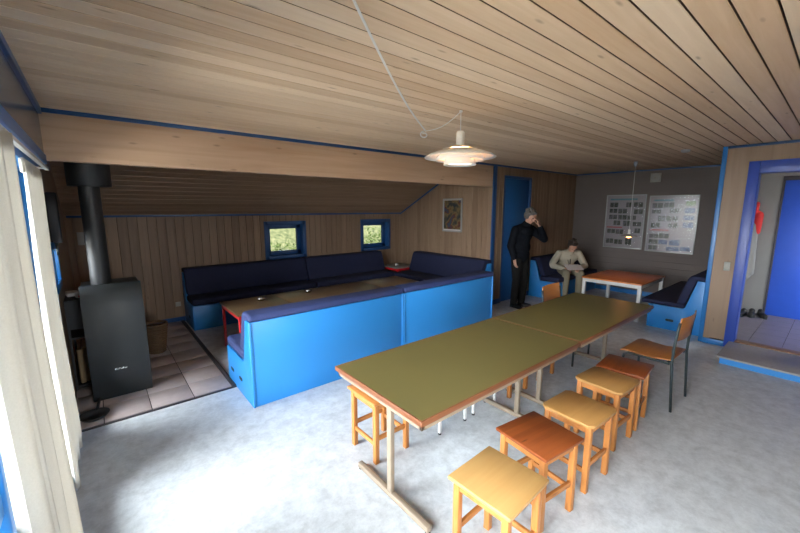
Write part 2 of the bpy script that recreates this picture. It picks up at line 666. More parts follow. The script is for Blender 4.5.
for s, e in boards(m, 'y', YC, 4.78, 0, 0, 0, 0, phase=0.02, gap=0.0075):
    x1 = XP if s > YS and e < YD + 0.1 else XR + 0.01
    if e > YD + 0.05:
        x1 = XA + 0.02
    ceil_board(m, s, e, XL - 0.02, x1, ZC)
struct(m.build('ceiling', [M_CEIL, solid('groove shade brown', (0.10, 0.055, 0.030), 0.9)]))  # second colour stands in for shade in the board gaps

# sloped ceiling of the alcove
y0s, z0s, y1s, z1s = 4.76, 2.49, YB + 0.02, 1.635
m = MB()
d = Vector((0, y1s - y0s, z1s - z0s))
Ls = d.length
d.normalize()
nrm = Vector((0, -d.z, d.y)) * -1     # pointing down into the room
n_up = -nrm if nrm.z < 0 else nrm
n_dn = -n_up
k = 0
while k * PITCH < Ls:
    a, b = k * PITCH + 0.002, min((k + 1) * PITCH - 0.002, Ls)
    c = 0.005
    pts = []
    for t, h in ((a, c), (a + c, 0), (b - c, 0), (b, c), (b, 0.02), (a, 0.02)):
        p = Vector((0, y0s, z0s)) + d * t + n_up * h
        pts.append((p.y, p.z))
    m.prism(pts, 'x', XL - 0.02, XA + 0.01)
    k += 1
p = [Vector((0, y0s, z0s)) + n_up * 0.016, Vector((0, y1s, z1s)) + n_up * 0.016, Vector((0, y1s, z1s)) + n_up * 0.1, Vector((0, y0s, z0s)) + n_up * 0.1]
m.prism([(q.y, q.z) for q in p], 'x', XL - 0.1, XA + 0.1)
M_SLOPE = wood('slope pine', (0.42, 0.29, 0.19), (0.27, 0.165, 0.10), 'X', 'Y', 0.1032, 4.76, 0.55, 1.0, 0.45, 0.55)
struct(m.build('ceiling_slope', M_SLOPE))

# beam with whitish plank face
m = MB()
m.box(XL - 0.02, YD, 2.115, XA, YD + 0.11, ZC + 0.01)
struct(m.build('ceiling_beam', M_BEAM, bevel=0.004))


def vwall_x(name, x0, x1, y, zfun, face, holes=(), mat=None, z0=0.0, th=0.12, back=None):
    """wall in plane y=const with vertical boards; face -1: faces -y. zfun(x)->top. holes (x0,z0,x1,z1)"""
    m = MB()
    t = 0.014
    cuts = sorted(set([x0, x1] + [h[0] for h in holes] + [h[2] for h in holes]))
    for a, b in zip(cuts[:-1], cuts[1:]):
        hs = [h for h in holes if h[0] < (a + b) / 2 < h[2]]
        segs = [(z0, zfun)]
        if hs:
            h = hs[0]
            segs = [(z0, h[1]), (h[3], zfun)]
        for lo, hi in segs:
            if not callable(hi) and hi - lo < 0.01:
                continue
            for s, e in boards(m, 'x', a, b, 0, 0, 0, 0):
                hs_, he_ = (hi(s), hi(e)) if callable(hi) else (hi, hi)
                c = 0.004
                yf, yb = y, y - face * t
                ymid = y - face * c
                v = [(s, ymid, lo), (s + c, yf, lo), (e - c, yf, lo), (e, ymid, lo), (e, yb, lo), (s, yb, lo)]
                v += [(q[0], q[1], hs_ + (he_ - hs_) * (q[0] - s) / (e - s)) for q in v]
                m.add(v, [tuple(range(6)), tuple(range(6, 12))] + [(i, (i + 1) % 6, 6 + (i + 1) % 6, 6 + i) for i in range(6)])
            top_a, top_b = (hi(a), hi(b)) if callable(hi) else (hi, hi)
            ya, ybk = y - face * t, y - face * th
            v = [(a, ya, lo), (b, ya, lo), (b, ybk, lo), (a, ybk, lo), (a, ya, top_a), (b, ya, top_b), (b, ybk, top_b), (a, ybk, top_a)]
            m.add(v, [(0, 3, 2, 1), (4, 5, 6, 7), (0, 1, 5, 4), (1, 2, 6, 5), (2, 3, 7, 6), (3, 0, 4, 7)])
    return struct(m.build(name, mat or M_WALL_X))


# back wall of the alcove, two small windows
W1 = (2.28, 0.86, 3.02, 1.50)
W2 = (4.29, 0.87, 5.03, 1.50)
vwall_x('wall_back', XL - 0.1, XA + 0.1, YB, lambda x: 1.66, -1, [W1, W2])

# alcove right wall (plane x=XA, faces -x), follows the slope
m = MB()


def slope_top(y):
    return ZC + 0.02 if y < y0s else z0s + (z1s - z0s) * (y - y0s) / (y1s - y0s) + 0.02


for s, e in boards(m, 'y', YD + 0.005, YB, 0, 0, 0, 0):
    c = 0.004
    v = [(XA + c, s, 0), (XA, s + c, 0), (XA, e - c, 0), (XA + c, e, 0), (XA + 0.014, e, 0), (XA + 0.014, s, 0)]
    v += [(q[0], q[1], slope_top(q[1])) for q in v]
    m.add(v, [tuple(range(6)), tuple(range(6, 12))] + [(i, (i + 1) % 6, 6 + (i + 1) % 6, 6 + i) for i in range(6)])
pts = [(YD + 0.10, 0), (YB, 0), (YB, slope_top(YB)), (y0s, ZC + 0.02), (YD + 0.10, ZC + 0.02)]
m.prism(pts, 'x', XA + 0.0135, XA + 0.10)
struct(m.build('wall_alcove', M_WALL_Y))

# door wall (plane y=YD, faces -y)
DX0, DX1, DZ = 5.69, 6.60, 2.33
vwall_x('wall_far', XA + 0.004, XP + 0.05, YD, lambda x: ZC + 0.01, -1, [(DX0, 0.0, DX1, DZ)])
# closed blue door
m = MB()
m.box(DX0, YD + 0.005, 0.0, DX0 + 0.05, YD + 0.09, DZ)
m.box(DX1 - 0.05, YD + 0.005, 0.0, DX1, YD + 0.09, DZ)
m.box(DX0, YD + 0.005, DZ - 0.05, DX1, YD + 0.09, DZ)
fr = struct(m.build('door_1', M_TRIM, bevel=0.003))
m = MB()
m.box(DX0 + 0.05, YD + 0.03, 0.0, DX1 - 0.05, YD + 0.07, DZ - 0.05)
m.build('door_leaf', M_DOORB, fr, bevel=0.003)
m = MB()
m.cyl((DX1 - 0.11, YD + 0.03, 1.0), (DX1 - 0.11, YD - 0.03, 1.0), 0.010)
m.cyl((DX1 - 0.11, YD - 0.03, 1.0), (DX1 - 0.23, YD - 0.03, 1.0), 0.009)
m.build('door_handle', M_CHROME, fr, smooth=True)

# poster wall, grey painted boards running level
m = MB()
m.box(XP + 0.012, YS - 0.1, 0, XP + 0.12, YD + 0.1, ZC + 0.02)
z = 0.0
while z < ZC:
    e = min(z + 0.118, ZC + 0.01)
    m.prism([(YS - 0.05, z + 0.003), (YD + 0.02, z + 0.003), (YD + 0.02, e), (YS - 0.05, e)], 'x', XP, XP + 0.013)
    z += 0.12
struct(m.build('wall_posters', M_GREYW))
# nook side wall (plane y=YS facing +y)
m = MB()
m.box(XR + 0.02, YS - 0.10, 0, XP + 0.05, YS, ZC + 0.02)
struct(m.build('wall_side', M_GREYW))

# right wall with the hall opening
OY1 = 0.705   # opening edge (inner side of frame)
OY0 = -0.35
OZ = 2.155
m = MB()
m.box(XR, 0.80, 0, XR + 0.10, YS, ZC + 0.01)
m.box(XR, OY0 - 0.09, OZ + 0.13, XR + 0.10, 0.80, ZC + 0.01)
m.box(XR, YC - 0.1, 0, XR + 0.10, OY0 - 0.09, ZC + 0.01)
struct(m.build('wall_right', M_PILLAR))
m = MB()
m.box(XR - 0.015, OY1, 0.0, XR + 0.14, OY1 + 0.10, OZ + 0.14)
m.box(XR - 0.015, OY0 - 0.10, 0.0, XR + 0.14, OY0, OZ + 0.14)
m.box(XR - 0.015, OY0, OZ, XR + 0.14, OY1, OZ + 0.14)
struct(m.build('trim_2', M_HALLF, bevel=0.004))
# corner trim, ceiling trims
m = MB()
m.box(XR - 0.012, YS - 0.035, 0, XR + 0.14, YS + 0.012, ZC)
struct(m.build('trim_3', M_TRIMB, bevel=0.003))
m = MB()
m.box(XR - 0.02, 0.805, 0.0, XR, YS - 0.035, 0.07)
struct(m.build('baseboard_right', M_TRIMB, bevel=0.003))
m = MB()
m.box(XR - 0.02, YC, ZC - 0.03, XR, YS - 0.035, ZC)
m.box(XP - 0.02, YS, ZC - 0.03, XP, YD, ZC)
m.box(XA + 0.09, YD - 0.018, ZC - 0.03, XP, YD, ZC)
m.box(XL, YD - 0.018, ZC - 0.032, XA, YD, ZC)
struct(m.build('trim_4', M_TRIM, bevel=0.003))
m = MB()
m.box(XA - 0.01, YD - 0.02, 0, XA + 0.085, YD + 0.004, ZC)
struct(m.build('trim_5', M_TRIM, bevel=0.003))
m = MB()
m.box(XL + 0.02, YB - 0.02, 1.625, XA, YB, 1.655)
q0 = Vector((0, y0s - 0.0, z0s)) + n_dn * 0.004
q1 = Vector((0, y1s, z1s)) + n_dn * 0.004
m.bar((XA - 0.008, q0.y, q0.z - 0.012), (XA - 0.008, q1.y, q1.z - 0.012), 0.016, 0.03)
struct(m.build('trim_6', M_TRIM, bevel=0.003))
m = MB()
m.box(XL, YB - 0.016, 0, 0.96, YB, 0.075)
struct(m.build('baseboard_back', M_TRIM, bevel=0.003))
m = MB()
m.box(XP - 0.016, YS, 0, XP, YD, 0.09)
struct(m.build('baseboard_posters', M_TRIMB, bevel=0.003))
m = MB()
m.box(DX1, YD - 0.016, 0, XP, YD, 0.09)
m.box(XA + 0.085, YD - 0.016, 0, DX0, YD, 0.09)
struct(m.build('baseboard_far', M_TRIM, bevel=0.003))

# left wall: glazing low, gloss panel above, solid in the alcove with one window
WY0, WY1, WZ0, WZ1 = -0.20, 3.90, 0.10, 2.06
AW = (4.00, 1.06, 4.47, 1.47)    # alcove side window (y0,z0,y1,z1)
m = MB()
m.box(XL - 0.12, YC - 0.1, 0, XL, WY0, ZC + 0.02)
m.box(XL - 0.12, WY0, 0, XL, WY1, WZ0)
m.box(XL - 0.12, WY0, WZ1 + 0.02, XL, WY1, ZC + 0.02)
m.box(XL - 0.12, WY1, 0, XL, AW[0], ZC + 0.02)
m.box(XL - 0.12, AW[0], 0, XL, AW[2], AW[1])
m.box(XL - 0.12, AW[0], AW[3], XL, AW[2], ZC + 0.02)
m.box(XL - 0.12, AW[2], 0, XL, YB + 0.1, ZC + 0.02)
struct(m.build('wall_left', M_PILLAR))
m = MB()
m.box(XL, YC, WZ1 + 0.09, XL + 0.055, YD, ZC - 0.03)
struct(m.build('wall_left_panel', M_GREYP))
m = MB()
m.box(XL, YC, ZC - 0.045, XL + 0.075, YD, ZC)
struct(m.build('trim_7', M_TRIM, bevel=0.003))


def framed_window(name, y0, z0, y1, z1, mull, mat, t=0.06):
    m = MB()
    x0, x1 = XL - 0.09, XL + 0.02
    m.box(x0, y0, z0, x1, y0 + t, z1)
    m.box(x0, y1 - t, z0, x1, y1, z1)
    m.box(x0, y0, z0, x1, y1, z0 + t)
    m.box(x0, y0, z1 - t, x1, y1, z1)
    for q in mull:
        m.box(x0, q - t / 2, z0, x1, q + t / 2, z1)
    o = struct(m.build(name, mat, bevel=0.004))
    g = MB()
    g.box(XL - 0.05, y0 + t, z0 + t, XL - 0.045, y1 - t, z1 - t)
    g.build('pane', M_GLASS, o)
    return o


wl = framed_window('window_1', WY0, WZ0, WY1, WZ1 + 0.02, (0.65, 1.50), M_TRIMB)
m = MB()
m.box(XL - 0.09, WY0, 0.86, XL + 0.01, 1.50, 0.93)
m.build('window_rail', M_TRIMB, wl, bevel=0.004)
m = MB()
m.box(XL - 0.02, WY0 - 0.05, WZ1 + 0.02, XL + 0.065, YD - 0.02, WZ1 + 0.09)
struct(m.build('trim_8', M_TRIMB, bevel=0.004))
aw = framed_window('window_2', AW[0], AW[1], AW[2], AW[3], (), M_TRIMB)


m = MB()
m.prism([(YB + 0.12, 1.72), (YB + 1.05, 1.36), (YB + 1.05, 1.46), (YB + 0.12, 1.82)], 'x', XL - 0.5, XP + 0.5)
struct(m.build('shade_eave', M_TRIM))  # unseen eave added to shade the bank behind the small windows


def small_window(name, h):
    x0, z0, x1, z1 = h
    m = MB()
    # outer casing
    t = 0.045
    for a in ((x0 - 0.02, z0 - 0.02, x0 + t, z1 + 0.02), (x1 - t, z0 - 0.02, x1 + 0.02, z1 + 0.02), (x0, z0 - 0.02, x1, z0 + t), (x0, z1 - t, x1, z1 + 0.02)):
        m.box(a[0], YB - 0.02, a[1], a[2], YB + 0.20, a[3])
    o = struct(m.build(name, M_TRIM, bevel=0.004))
    s = MB()
    t2 = 0.075
    a0, b0, a1, b1 = x0 + t, z0 + t, x1 - t, z1 - t
    s.box(a0, YB + 0.10, b0, a0 + t2, YB + 0.15, b1)
    s.box(a1 - t2, YB + 0.10, b0, a1, YB + 0.15, b1)
    s.box(a0, YB + 0.10, b0, a1, YB + 0.15, b0 + t2)
    s.box(a0, YB + 0.10, b1 - t2, a1, YB + 0.15, b1)
    s.build('window_sash', M_TRIM, o, bevel=0.004)
    g = MB()
    g.box(a0 + t2, YB + 0.122, b0 + t2, a1 - t2, YB + 0.126, b1 - t2)
    g.build('pane', M_GLASS, o)


small_window('window_3', W1)
small_window('window_4', W2)

# wall behind the camera with a wide window
m = MB()
m.box(XL - 0.1, YC - 0.12, 0, 0.2, YC, ZC)
m.box(1.1, YC - 0.12, 0, XR + 0.1, YC, ZC)
m.box(0.2, YC - 0.12, 0, 1.1, YC, 0.85)
m.box(0.2, YC - 0.12, 2.15, 1.1, YC, ZC)
struct(m.build('wall_front', M_PILLAR))
m = MB()
for a in ((0.2, 0.26), (1.04, 1.1)):
    m.box(a[0], YC - 0.10, 0.85, a[1], YC + 0.01, 2.15)
m.box(0.2, YC - 0.10, 0.85, 1.1, YC + 0.01, 0.91)
m.box(0.2, YC - 0.10, 2.09, 1.1, YC + 0.01, 2.15)
o = struct(m.build('window_5', M_TRIMB, bevel=0.004))
m = MB()
m.box(0.26, YC - 0.06, 0.91, 1.04, YC - 0.055, 2.09)
m.build('pane', M_GLASS, o)

# hall: raised floor, walls, blue door
HX = 8.02
m = MB()
m.box(XR + 0.0, -2.4, 0.0, XP + 0.0, YS - 0.10, HF - 0.008)
tw = 0.30
for i in range(8):
    for j in range(12):
        a, b = XR + 0.10 + i * tw, -2.4 + j * tw
        m.box(a + 0.003, b + 0.003, HF - 0.009, min(a + tw - 0.003, XP), min(b + tw - 0.003, YS - 0.1), HF, 1)
struct(m.build('floor_hall', [M_GROUT, M_HALLT]))
m = MB()
m.box(XR - 0.015, OY0, 0.0, XR + 0.12, OY1, HF + 0.012)
struct(m.build('trim_9', wood('threshold oak', (0.22, 0.12, 0.06), (0.12, 0.06, 0.03), 'Y', 'X'), bevel=0.004))
m = MB()
m.box(5.32, -0.60, HF - 0.022, XR - 0.016, 0.755, HF, 0)
struct(m.build('floor_step', M_STEPTOP, bevel=0.004))
m = MB()
m.box(5.345, -0.58, 0.0, XR - 0.02, 0.725, HF - 0.022, 0)
struct(m.build('trim_10', M_BLUE))
m = MB()
m.box(HX, 0.66, 0, HX + 0.1, YS - 0.09, ZC)
m.box(XR + 0.12, YS - 0.115, HF, HX + 0.05, YS - 0.10, ZC)
m.box(HX, -2.4, 2.13 + HF, HX + 0.1, 0.66, ZC)
m.box(HX, -2.4, 0, HX + 0.1, -0.38, ZC)
struct(m.build('wall_hall', M_WHITEW))
m = MB()
m.box(XR + 0.10, -2.5, 0, 6.4, -2.4, ZC)
m.box(7.8, -2.5, 0, HX + 0.1, -2.4, ZC)
m.box(6.4, -2.5, 0, 7.8, -2.4, 1.05)
m.box(6.4, -2.5, 1.85, 7.8, -2.4, ZC)
struct(m.build('wall_hall_end', M_WHITEW))
m = MB()
m.box(XR, -2.5, ZC - 0.02, HX + 0.1, YS - 0.05, ZC + 0.08)
struct(m.build('ceiling_hall', M_PILLAR))
m = MB()
m.box(HX - 0.012, 0.635, HF, HX + 0.06, 0.66, 2.22)
m.box(HX - 0.02, -0.38, HF, HX + 0.06, -0.32, 2.22)
m.box(HX - 0.02, -0.38, 2.16, HX + 0.06, 0.66, 2.22)
o = struct(m.build('door_2', solid('door casing dark', (0.05, 0.045, 0.06), 0.5), bevel=0.003))
m = MB()
m.box(HX + 0.0, -0.32, HF - 0.01, HX + 0.04, 0.635, 2.16)
m.build('door_leaf', M_HALLB, o, bevel=0.003)

# outside: pale slab added to bounce daylight in, ground and a grassy bank with bushes
m = MB()
m.box(-7.0, -9.0, -0.25, XL - 0.16, 6.0, -0.05)
m.box(XL - 0.16, -9.0, -0.25, 9.0, YC - 0.8, -0.05)
struct(m.build('ground_bounce', solid('pale bounce slab', (0.55, 0.52, 0.47), 0.8, var=0.1, vscale=5)))
m = MB()
m.box(-30, -30, -0.35, 30, 9.0, -0.25)
N_ = 40
vs = []
fs = []
rnd = random.Random(3)
for i in range(N_ + 1):
    for j in range(13):
        y = 9.0 + j * 1.0
        zz = -0.25 + 0.55 * j + (rnd.random() - 0.5) * 0.25
        vs.append((-18 + i * 0.9, y, zz if j else -0.25))
for i in range(N_):
    for j in range(12):
        a = i * 13 + j
        fs.append((a, a + 13, a + 14, a + 1))
m.add(vs, fs)
struct(m.build('ground', M_GRASS, smooth=False))
for bi, (bx, by, bz, br, lab) in enumerate(((3.4, 8.6, 0.25, 0.75, 'green leafy bush on the bank outside the left small window'),
                                             (7.1, 9.6, 0.4, 0.8, 'pale green bush on the bank outside the right small window'))):
    m = MB()
    for k in range(420):
        a, t = rnd.random() * 2 * PI, math.acos(1 - 1.6 * rnd.random())
        rr = br * (0.6 + 0.4 * rnd.random())
        c = Vector((bx + rr * math.sin(t) * math.cos(a), by + rr * math.sin(t) * math.sin(a), bz + rr * math.cos(t)))
        u = Vector((rnd.uniform(-1, 1), rnd.uniform(-1, 1), rnd.uniform(-1, 1))).normalized()
        v_ = u.orthogonal().normalized()
        l, ww = 0.09, 0.035
        m.add([c - u * l, c + v_ * ww, c + u * l, c - v_ * ww], [(0, 1, 2, 3)])
    m.cyl((bx, by, -0.3), (bx, by, bz + 0.3), 0.04, 0.02)
    tag(m.build('bush', M_BUSH), lab, 'bush')


# ------------------------------------------------------------------ benches
def cushion(mb_pts, a, b, name, mat, parent, bev=0.03):
    m = MB()
    m.prism(mb_pts, 'x', a, b)
    o = m.build(name, mat, parent, bevel=bev, seg=4)
    return o


def bench(label, L, D, loc, rz, mat_c=None, seat_h=0.36, back_h=0.78, group=None, slots=True, c=0.10, over=0.015):
    """back at local y=0, sitting towards +y, length along +x"""
    mat_c = mat_c or M_NAVY
    t = thing('settle_bench', label, 'bench', loc, rz, group)
    prof = [(0, 0), (D, 0), (D, seat_h), (0.235, seat_h), (0.215, seat_h + 0.03), (0.115, back_h), (0, back_h)]
    for x0 in (0.0, L - 0.022):
        m = MB()
        m.prism(prof, 'x', x0, x0 + 0.022)
        e = m.build('end_panel', M_BLUE, t, bevel=0.004)
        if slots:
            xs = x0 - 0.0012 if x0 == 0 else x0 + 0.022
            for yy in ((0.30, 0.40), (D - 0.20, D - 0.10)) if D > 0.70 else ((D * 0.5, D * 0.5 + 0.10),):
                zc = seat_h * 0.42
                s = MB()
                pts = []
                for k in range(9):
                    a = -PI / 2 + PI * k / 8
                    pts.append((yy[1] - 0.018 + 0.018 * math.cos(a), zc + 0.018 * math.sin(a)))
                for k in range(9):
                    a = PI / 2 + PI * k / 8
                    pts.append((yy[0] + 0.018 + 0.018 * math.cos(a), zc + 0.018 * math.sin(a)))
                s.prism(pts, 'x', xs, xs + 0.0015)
                s.build('hand_hole_shade', M_BLACK, e)  # black plate on the panel, painted shade of an open hole
    m = MB()
    m.box(0.022, 0.009, 0.0, L - 0.022, 0.026, back_h)
    m.build('back_panel', M_BLUE, t, bevel=0.003)
    m = MB()
    m.box(0.022, D - 0.03, 0.0, L - 0.022, D - 0.012, seat_h - 0.01)
    m.build('front_panel', M_BLUE, t, bevel=0.003)
    m = MB()
    m.box(0.022, 0.03, seat_h - 0.03, L - 0.022, D - 0.03, seat_h - 0.006)
    m.build('seat_board', M_BLUE, t)
    m = MB()
    m.prism([(0.22, seat_h + 0.002), (D + over, seat_h + 0.002), (D + over, seat_h + c), (0.22, seat_h + c)], 'x', 0.004, L - 0.004)
    m.build('seat_cushion', mat_c, t, bevel=min(0.03, c * 0.33), seg=4)
    m = MB()
    m.prism([(-0.012, back_h + 0.004), (0.118, back_h + 0.004), (0.222, seat_h + c + 0.002), (0.33, seat_h + c + 0.002), (0.225, back_h + 0.015), (0.19, back_h + 0.068), (-0.004, back_h + 0.068)], 'x', 0.003, L - 0.003)
    m.build('back_cushion', mat_c, t, bevel=0.025, seg=4)
    return t


bench('bright blue bench with navy cushions, its back to the room, nearer the stove', 1.730, 0.77, (0.92, 3.13, 0), 0, M_NAVY_LIT)
bench('bright blue bench with navy cushions, its back to the room, nearer the standing man', 1.690, 0.77, (2.655, 3.13, 0), 0, M_NAVY_LIT)
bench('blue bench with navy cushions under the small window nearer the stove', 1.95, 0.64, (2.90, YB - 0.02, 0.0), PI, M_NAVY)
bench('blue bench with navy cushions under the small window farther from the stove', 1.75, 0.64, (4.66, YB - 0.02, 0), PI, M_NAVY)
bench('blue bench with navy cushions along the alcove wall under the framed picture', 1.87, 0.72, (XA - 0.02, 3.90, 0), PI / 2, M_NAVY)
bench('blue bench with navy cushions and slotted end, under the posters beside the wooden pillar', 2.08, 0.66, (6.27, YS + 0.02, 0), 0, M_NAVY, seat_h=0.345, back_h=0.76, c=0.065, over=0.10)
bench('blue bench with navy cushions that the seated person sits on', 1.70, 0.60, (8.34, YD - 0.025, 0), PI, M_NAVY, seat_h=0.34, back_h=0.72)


# ------------------------------------------------------------------ green table (two units end to end)
def trestle_table(label, x0, x1, legs):
    y0, y1, zt = 1.165, 1.985, 0.745
    cx, cy = (x0 + x1) / 2, (y0 + y1) / 2
    t = thing('canteen_table', label, 'table', (cx, cy, 0), 0, None)
    hx, hy = (x1 - x0) / 2 - 0.001, (y1 - y0) / 2
    e = 0.012
    m = MB()
    m.box(-hx + e, -hy + e, zt - 0.022, hx - e, hy - e, zt + 0.0005)
    m.build('tabletop', M_LINO, t)
    m = MB()
    m.box(-hx, -hy, zt - 0.030, hx, -hy + e, zt)
    m.box(-hx, hy - e, zt - 0.030, hx, hy, zt)
    m.box(-hx, -hy + e, zt - 0.030, -hx + e, hy - e, zt)
    m.box(hx - e, -hy + e, zt - 0.030, hx, hy - e, zt)
    m.build('edge_band', M_EDGE, t, bevel=0.002)
    m = MB()
    i = 0.016
    m.box(-hx + i, -hy + i, zt - 0.062, hx - i, -hy + i + 0.02, zt - 0.030)
    m.box(-hx + i, hy - i - 0.02, zt - 0.062, hx - i, hy - i, zt - 0.030)
    m.box(-hx + i, -hy + i, zt - 0.062, -hx + i + 0.02, hy - i, zt - 0.030)
    m.box(hx - i - 0.02, -hy + i, zt - 0.062, hx - i, hy - i, zt - 0.030)
    m.build('apron', M_BEIGE, t, bevel=0.002)
    m = MB()
    m.box(legs[0] - cx, -0.02, zt - 0.15, legs[1] - cx, 0.02, zt - 0.11)
    m.build('stretcher', M_BEIGE, t, bevel=0.003)
    for lx in legs:
        m = MB()
        q = lx - cx
        m.box(q - 0.02, -0.335, zt - 0.10, q + 0.02, 0.335, zt - 0.06)
        m.box(q - 0.015, -0.020, 0.043, q + 0.015, 0.020, zt - 0.06)
        m.box(q - 0.017, -0.34, 0.008, q + 0.017, 0.34, 0.045)
        l = m.build('leg', M_BEIGE, t, bevel=0.004)
        for s in (-0.325, 0.325):
            f = MB()
            f.cyl((q, s, 0.0), (q, s, 0.012), 0.016)
            f.build('foot_pad', M_BLACK, l)
    return t


trestle_table('long green topped table on beige steel trestles, the half nearer the viewer', 1.098, 2.755, (1.232, 2.585))
trestle_table('long green topped table on beige steel trestles, the half farther away', 2.757, 4.405, (2.93, 4.33))


# ------------------------------------------------------------------ stools
def make_stool(label, seat_mat, clip=False, loc=(0, 0, 0), rz=0, group=None, hgt=0.465, fm=None):
    t = thing('wooden_stool', label, 'stool', loc, rz, group)
    a = 0.172
    if clip:
        c = 0.028
        pts = [(-a + c, -a), (a - c, -a), (a, -a + c), (a, a - c), (a - c, a), (-a + c, a), (-a, a - c), (-a, -a + c)]
    else:
        pts = [(-a, -a), (a, -a), (a, a), (-a, a)]
    m = MB()
    m.prism(pts, 'z', hgt - 0.02, hgt)
    m.build('seat', seat_mat, t, bevel=0.004)
    lw = 0.034
    p = 0.135
    for sx in (-1, 1):
        for sy in (-1, 1):
            m = MB()
            m.box(sx * p - lw / 2, sy * p - lw / 2, 0, sx * p + lw / 2, sy * p + lw / 2, hgt - 0.0205)
            m.build('leg', M_PINE, t, bevel=0.003)
    for s in (-1, 1):
        m = MB()
        m.box(-p + lw / 2, s * (p + 0.003) - 0.009, hgt - 0.068, p - lw / 2, s * (p + 0.003) + 0.009, hgt - 0.021)
        m.build('seat_rail', M_PINEX, t, bevel=0.002)
        m = MB()
        m.box(s * (p + 0.003) - 0.009, -p + lw / 2, hgt - 0.068, s * (p + 0.003) + 0.009, p - lw / 2, hgt - 0.021)
        m.build('seat_rail', M_PINE, t, bevel=0.002)
        m = MB()
        m.box(-p + lw / 2, s * p - 0.009, 0.165, p - lw / 2, s * p + 0.009, 0.195)
        m.build('stretcher', M_PINEX, t, bevel=0.002)
        m = MB()
        m.box(s * p - 0.009, -p + lw / 2, 0.125, s * p + 0.009, p - lw / 2, 0.155)
        m.build('stretcher', M_PINE, t, bevel=0.002)
    return t


R = math.radians
GS = 'wooden stools along the near side of the green table'
make_stool('pale birch topped wooden stool, nearest to the viewer', M_SEATL, False, (1.378, 0.919, 0), R(2), GS)
make_stool('knotty red-brown topped wooden stool, second nearest to the viewer', M_SEATR, False, (1.861, 0.982, 0), R(-7.5), GS)
make_stool('honey topped wooden stool with clipped corners just beyond the red-brown knotty one', M_SEATH, True, (2.325, 0.965, 0), R(-2.5), GS)
make_stool('honey topped wooden stool with clipped corners touching the dark topped stool by the chair', M_SEATH, True, (2.895, 1.012, 0), R(-3.5), GS)
make_stool('dark red-brown topped wooden stool beside the steel framed chair', M_SEATR, False, (3.275, 1.02, 0), R(5), GS)
GF = 'wooden stools pushed under the far side of the green table'
make_stool('orange pine stool under the near left corner of the green table', M_PINEX, False, (1.475, 2.01, 0), R(0), GF)
make_stool('pine stool mostly hidden under the middle of the green table', M_PINEX, False, (2.955, 1.94, 0), R(0), GF)
make_stool('pine stool under the far half of the green table, next to the dark legged chair', M_PINEX, False, (3.48, 1.945, 0), R(0), GF)


def white_stool(label, x, y):
    t = thing('metal_stool', label, 'stool', (x, y, 0), 0, 'white legged stools under the green table')
    m = MB()
    m.box(-0.158, -0.158, 0.44, 0.158, 0.158, 0.465)
    m.build('seat', M_WHITEST, t, bevel=0.006)
    for sx in (-1, 1):
        for sy in (-1, 1):
            m = MB()
            m.box(sx * 0.15 - 0.011, sy * 0.15 - 0.011, 0.012, sx * 0.15 + 0.011, sy * 0.15 + 0.011, 0.44)
            l = m.build('leg', M_WHITEST, t, bevel=0.002)
            m = MB()
            m.cyl((sx * 0.15, sy * 0.15, 0), (sx * 0.15, sy * 0.15, 0.014), 0.013)
            m.build('foot_cap', M_BLACK, l)
    return t


white_stool('white legged stool under the table nearer the corner pine stool', 2.065, 1.975)
white_stool('white legged stool under the middle of the green table', 2.485, 1.985)


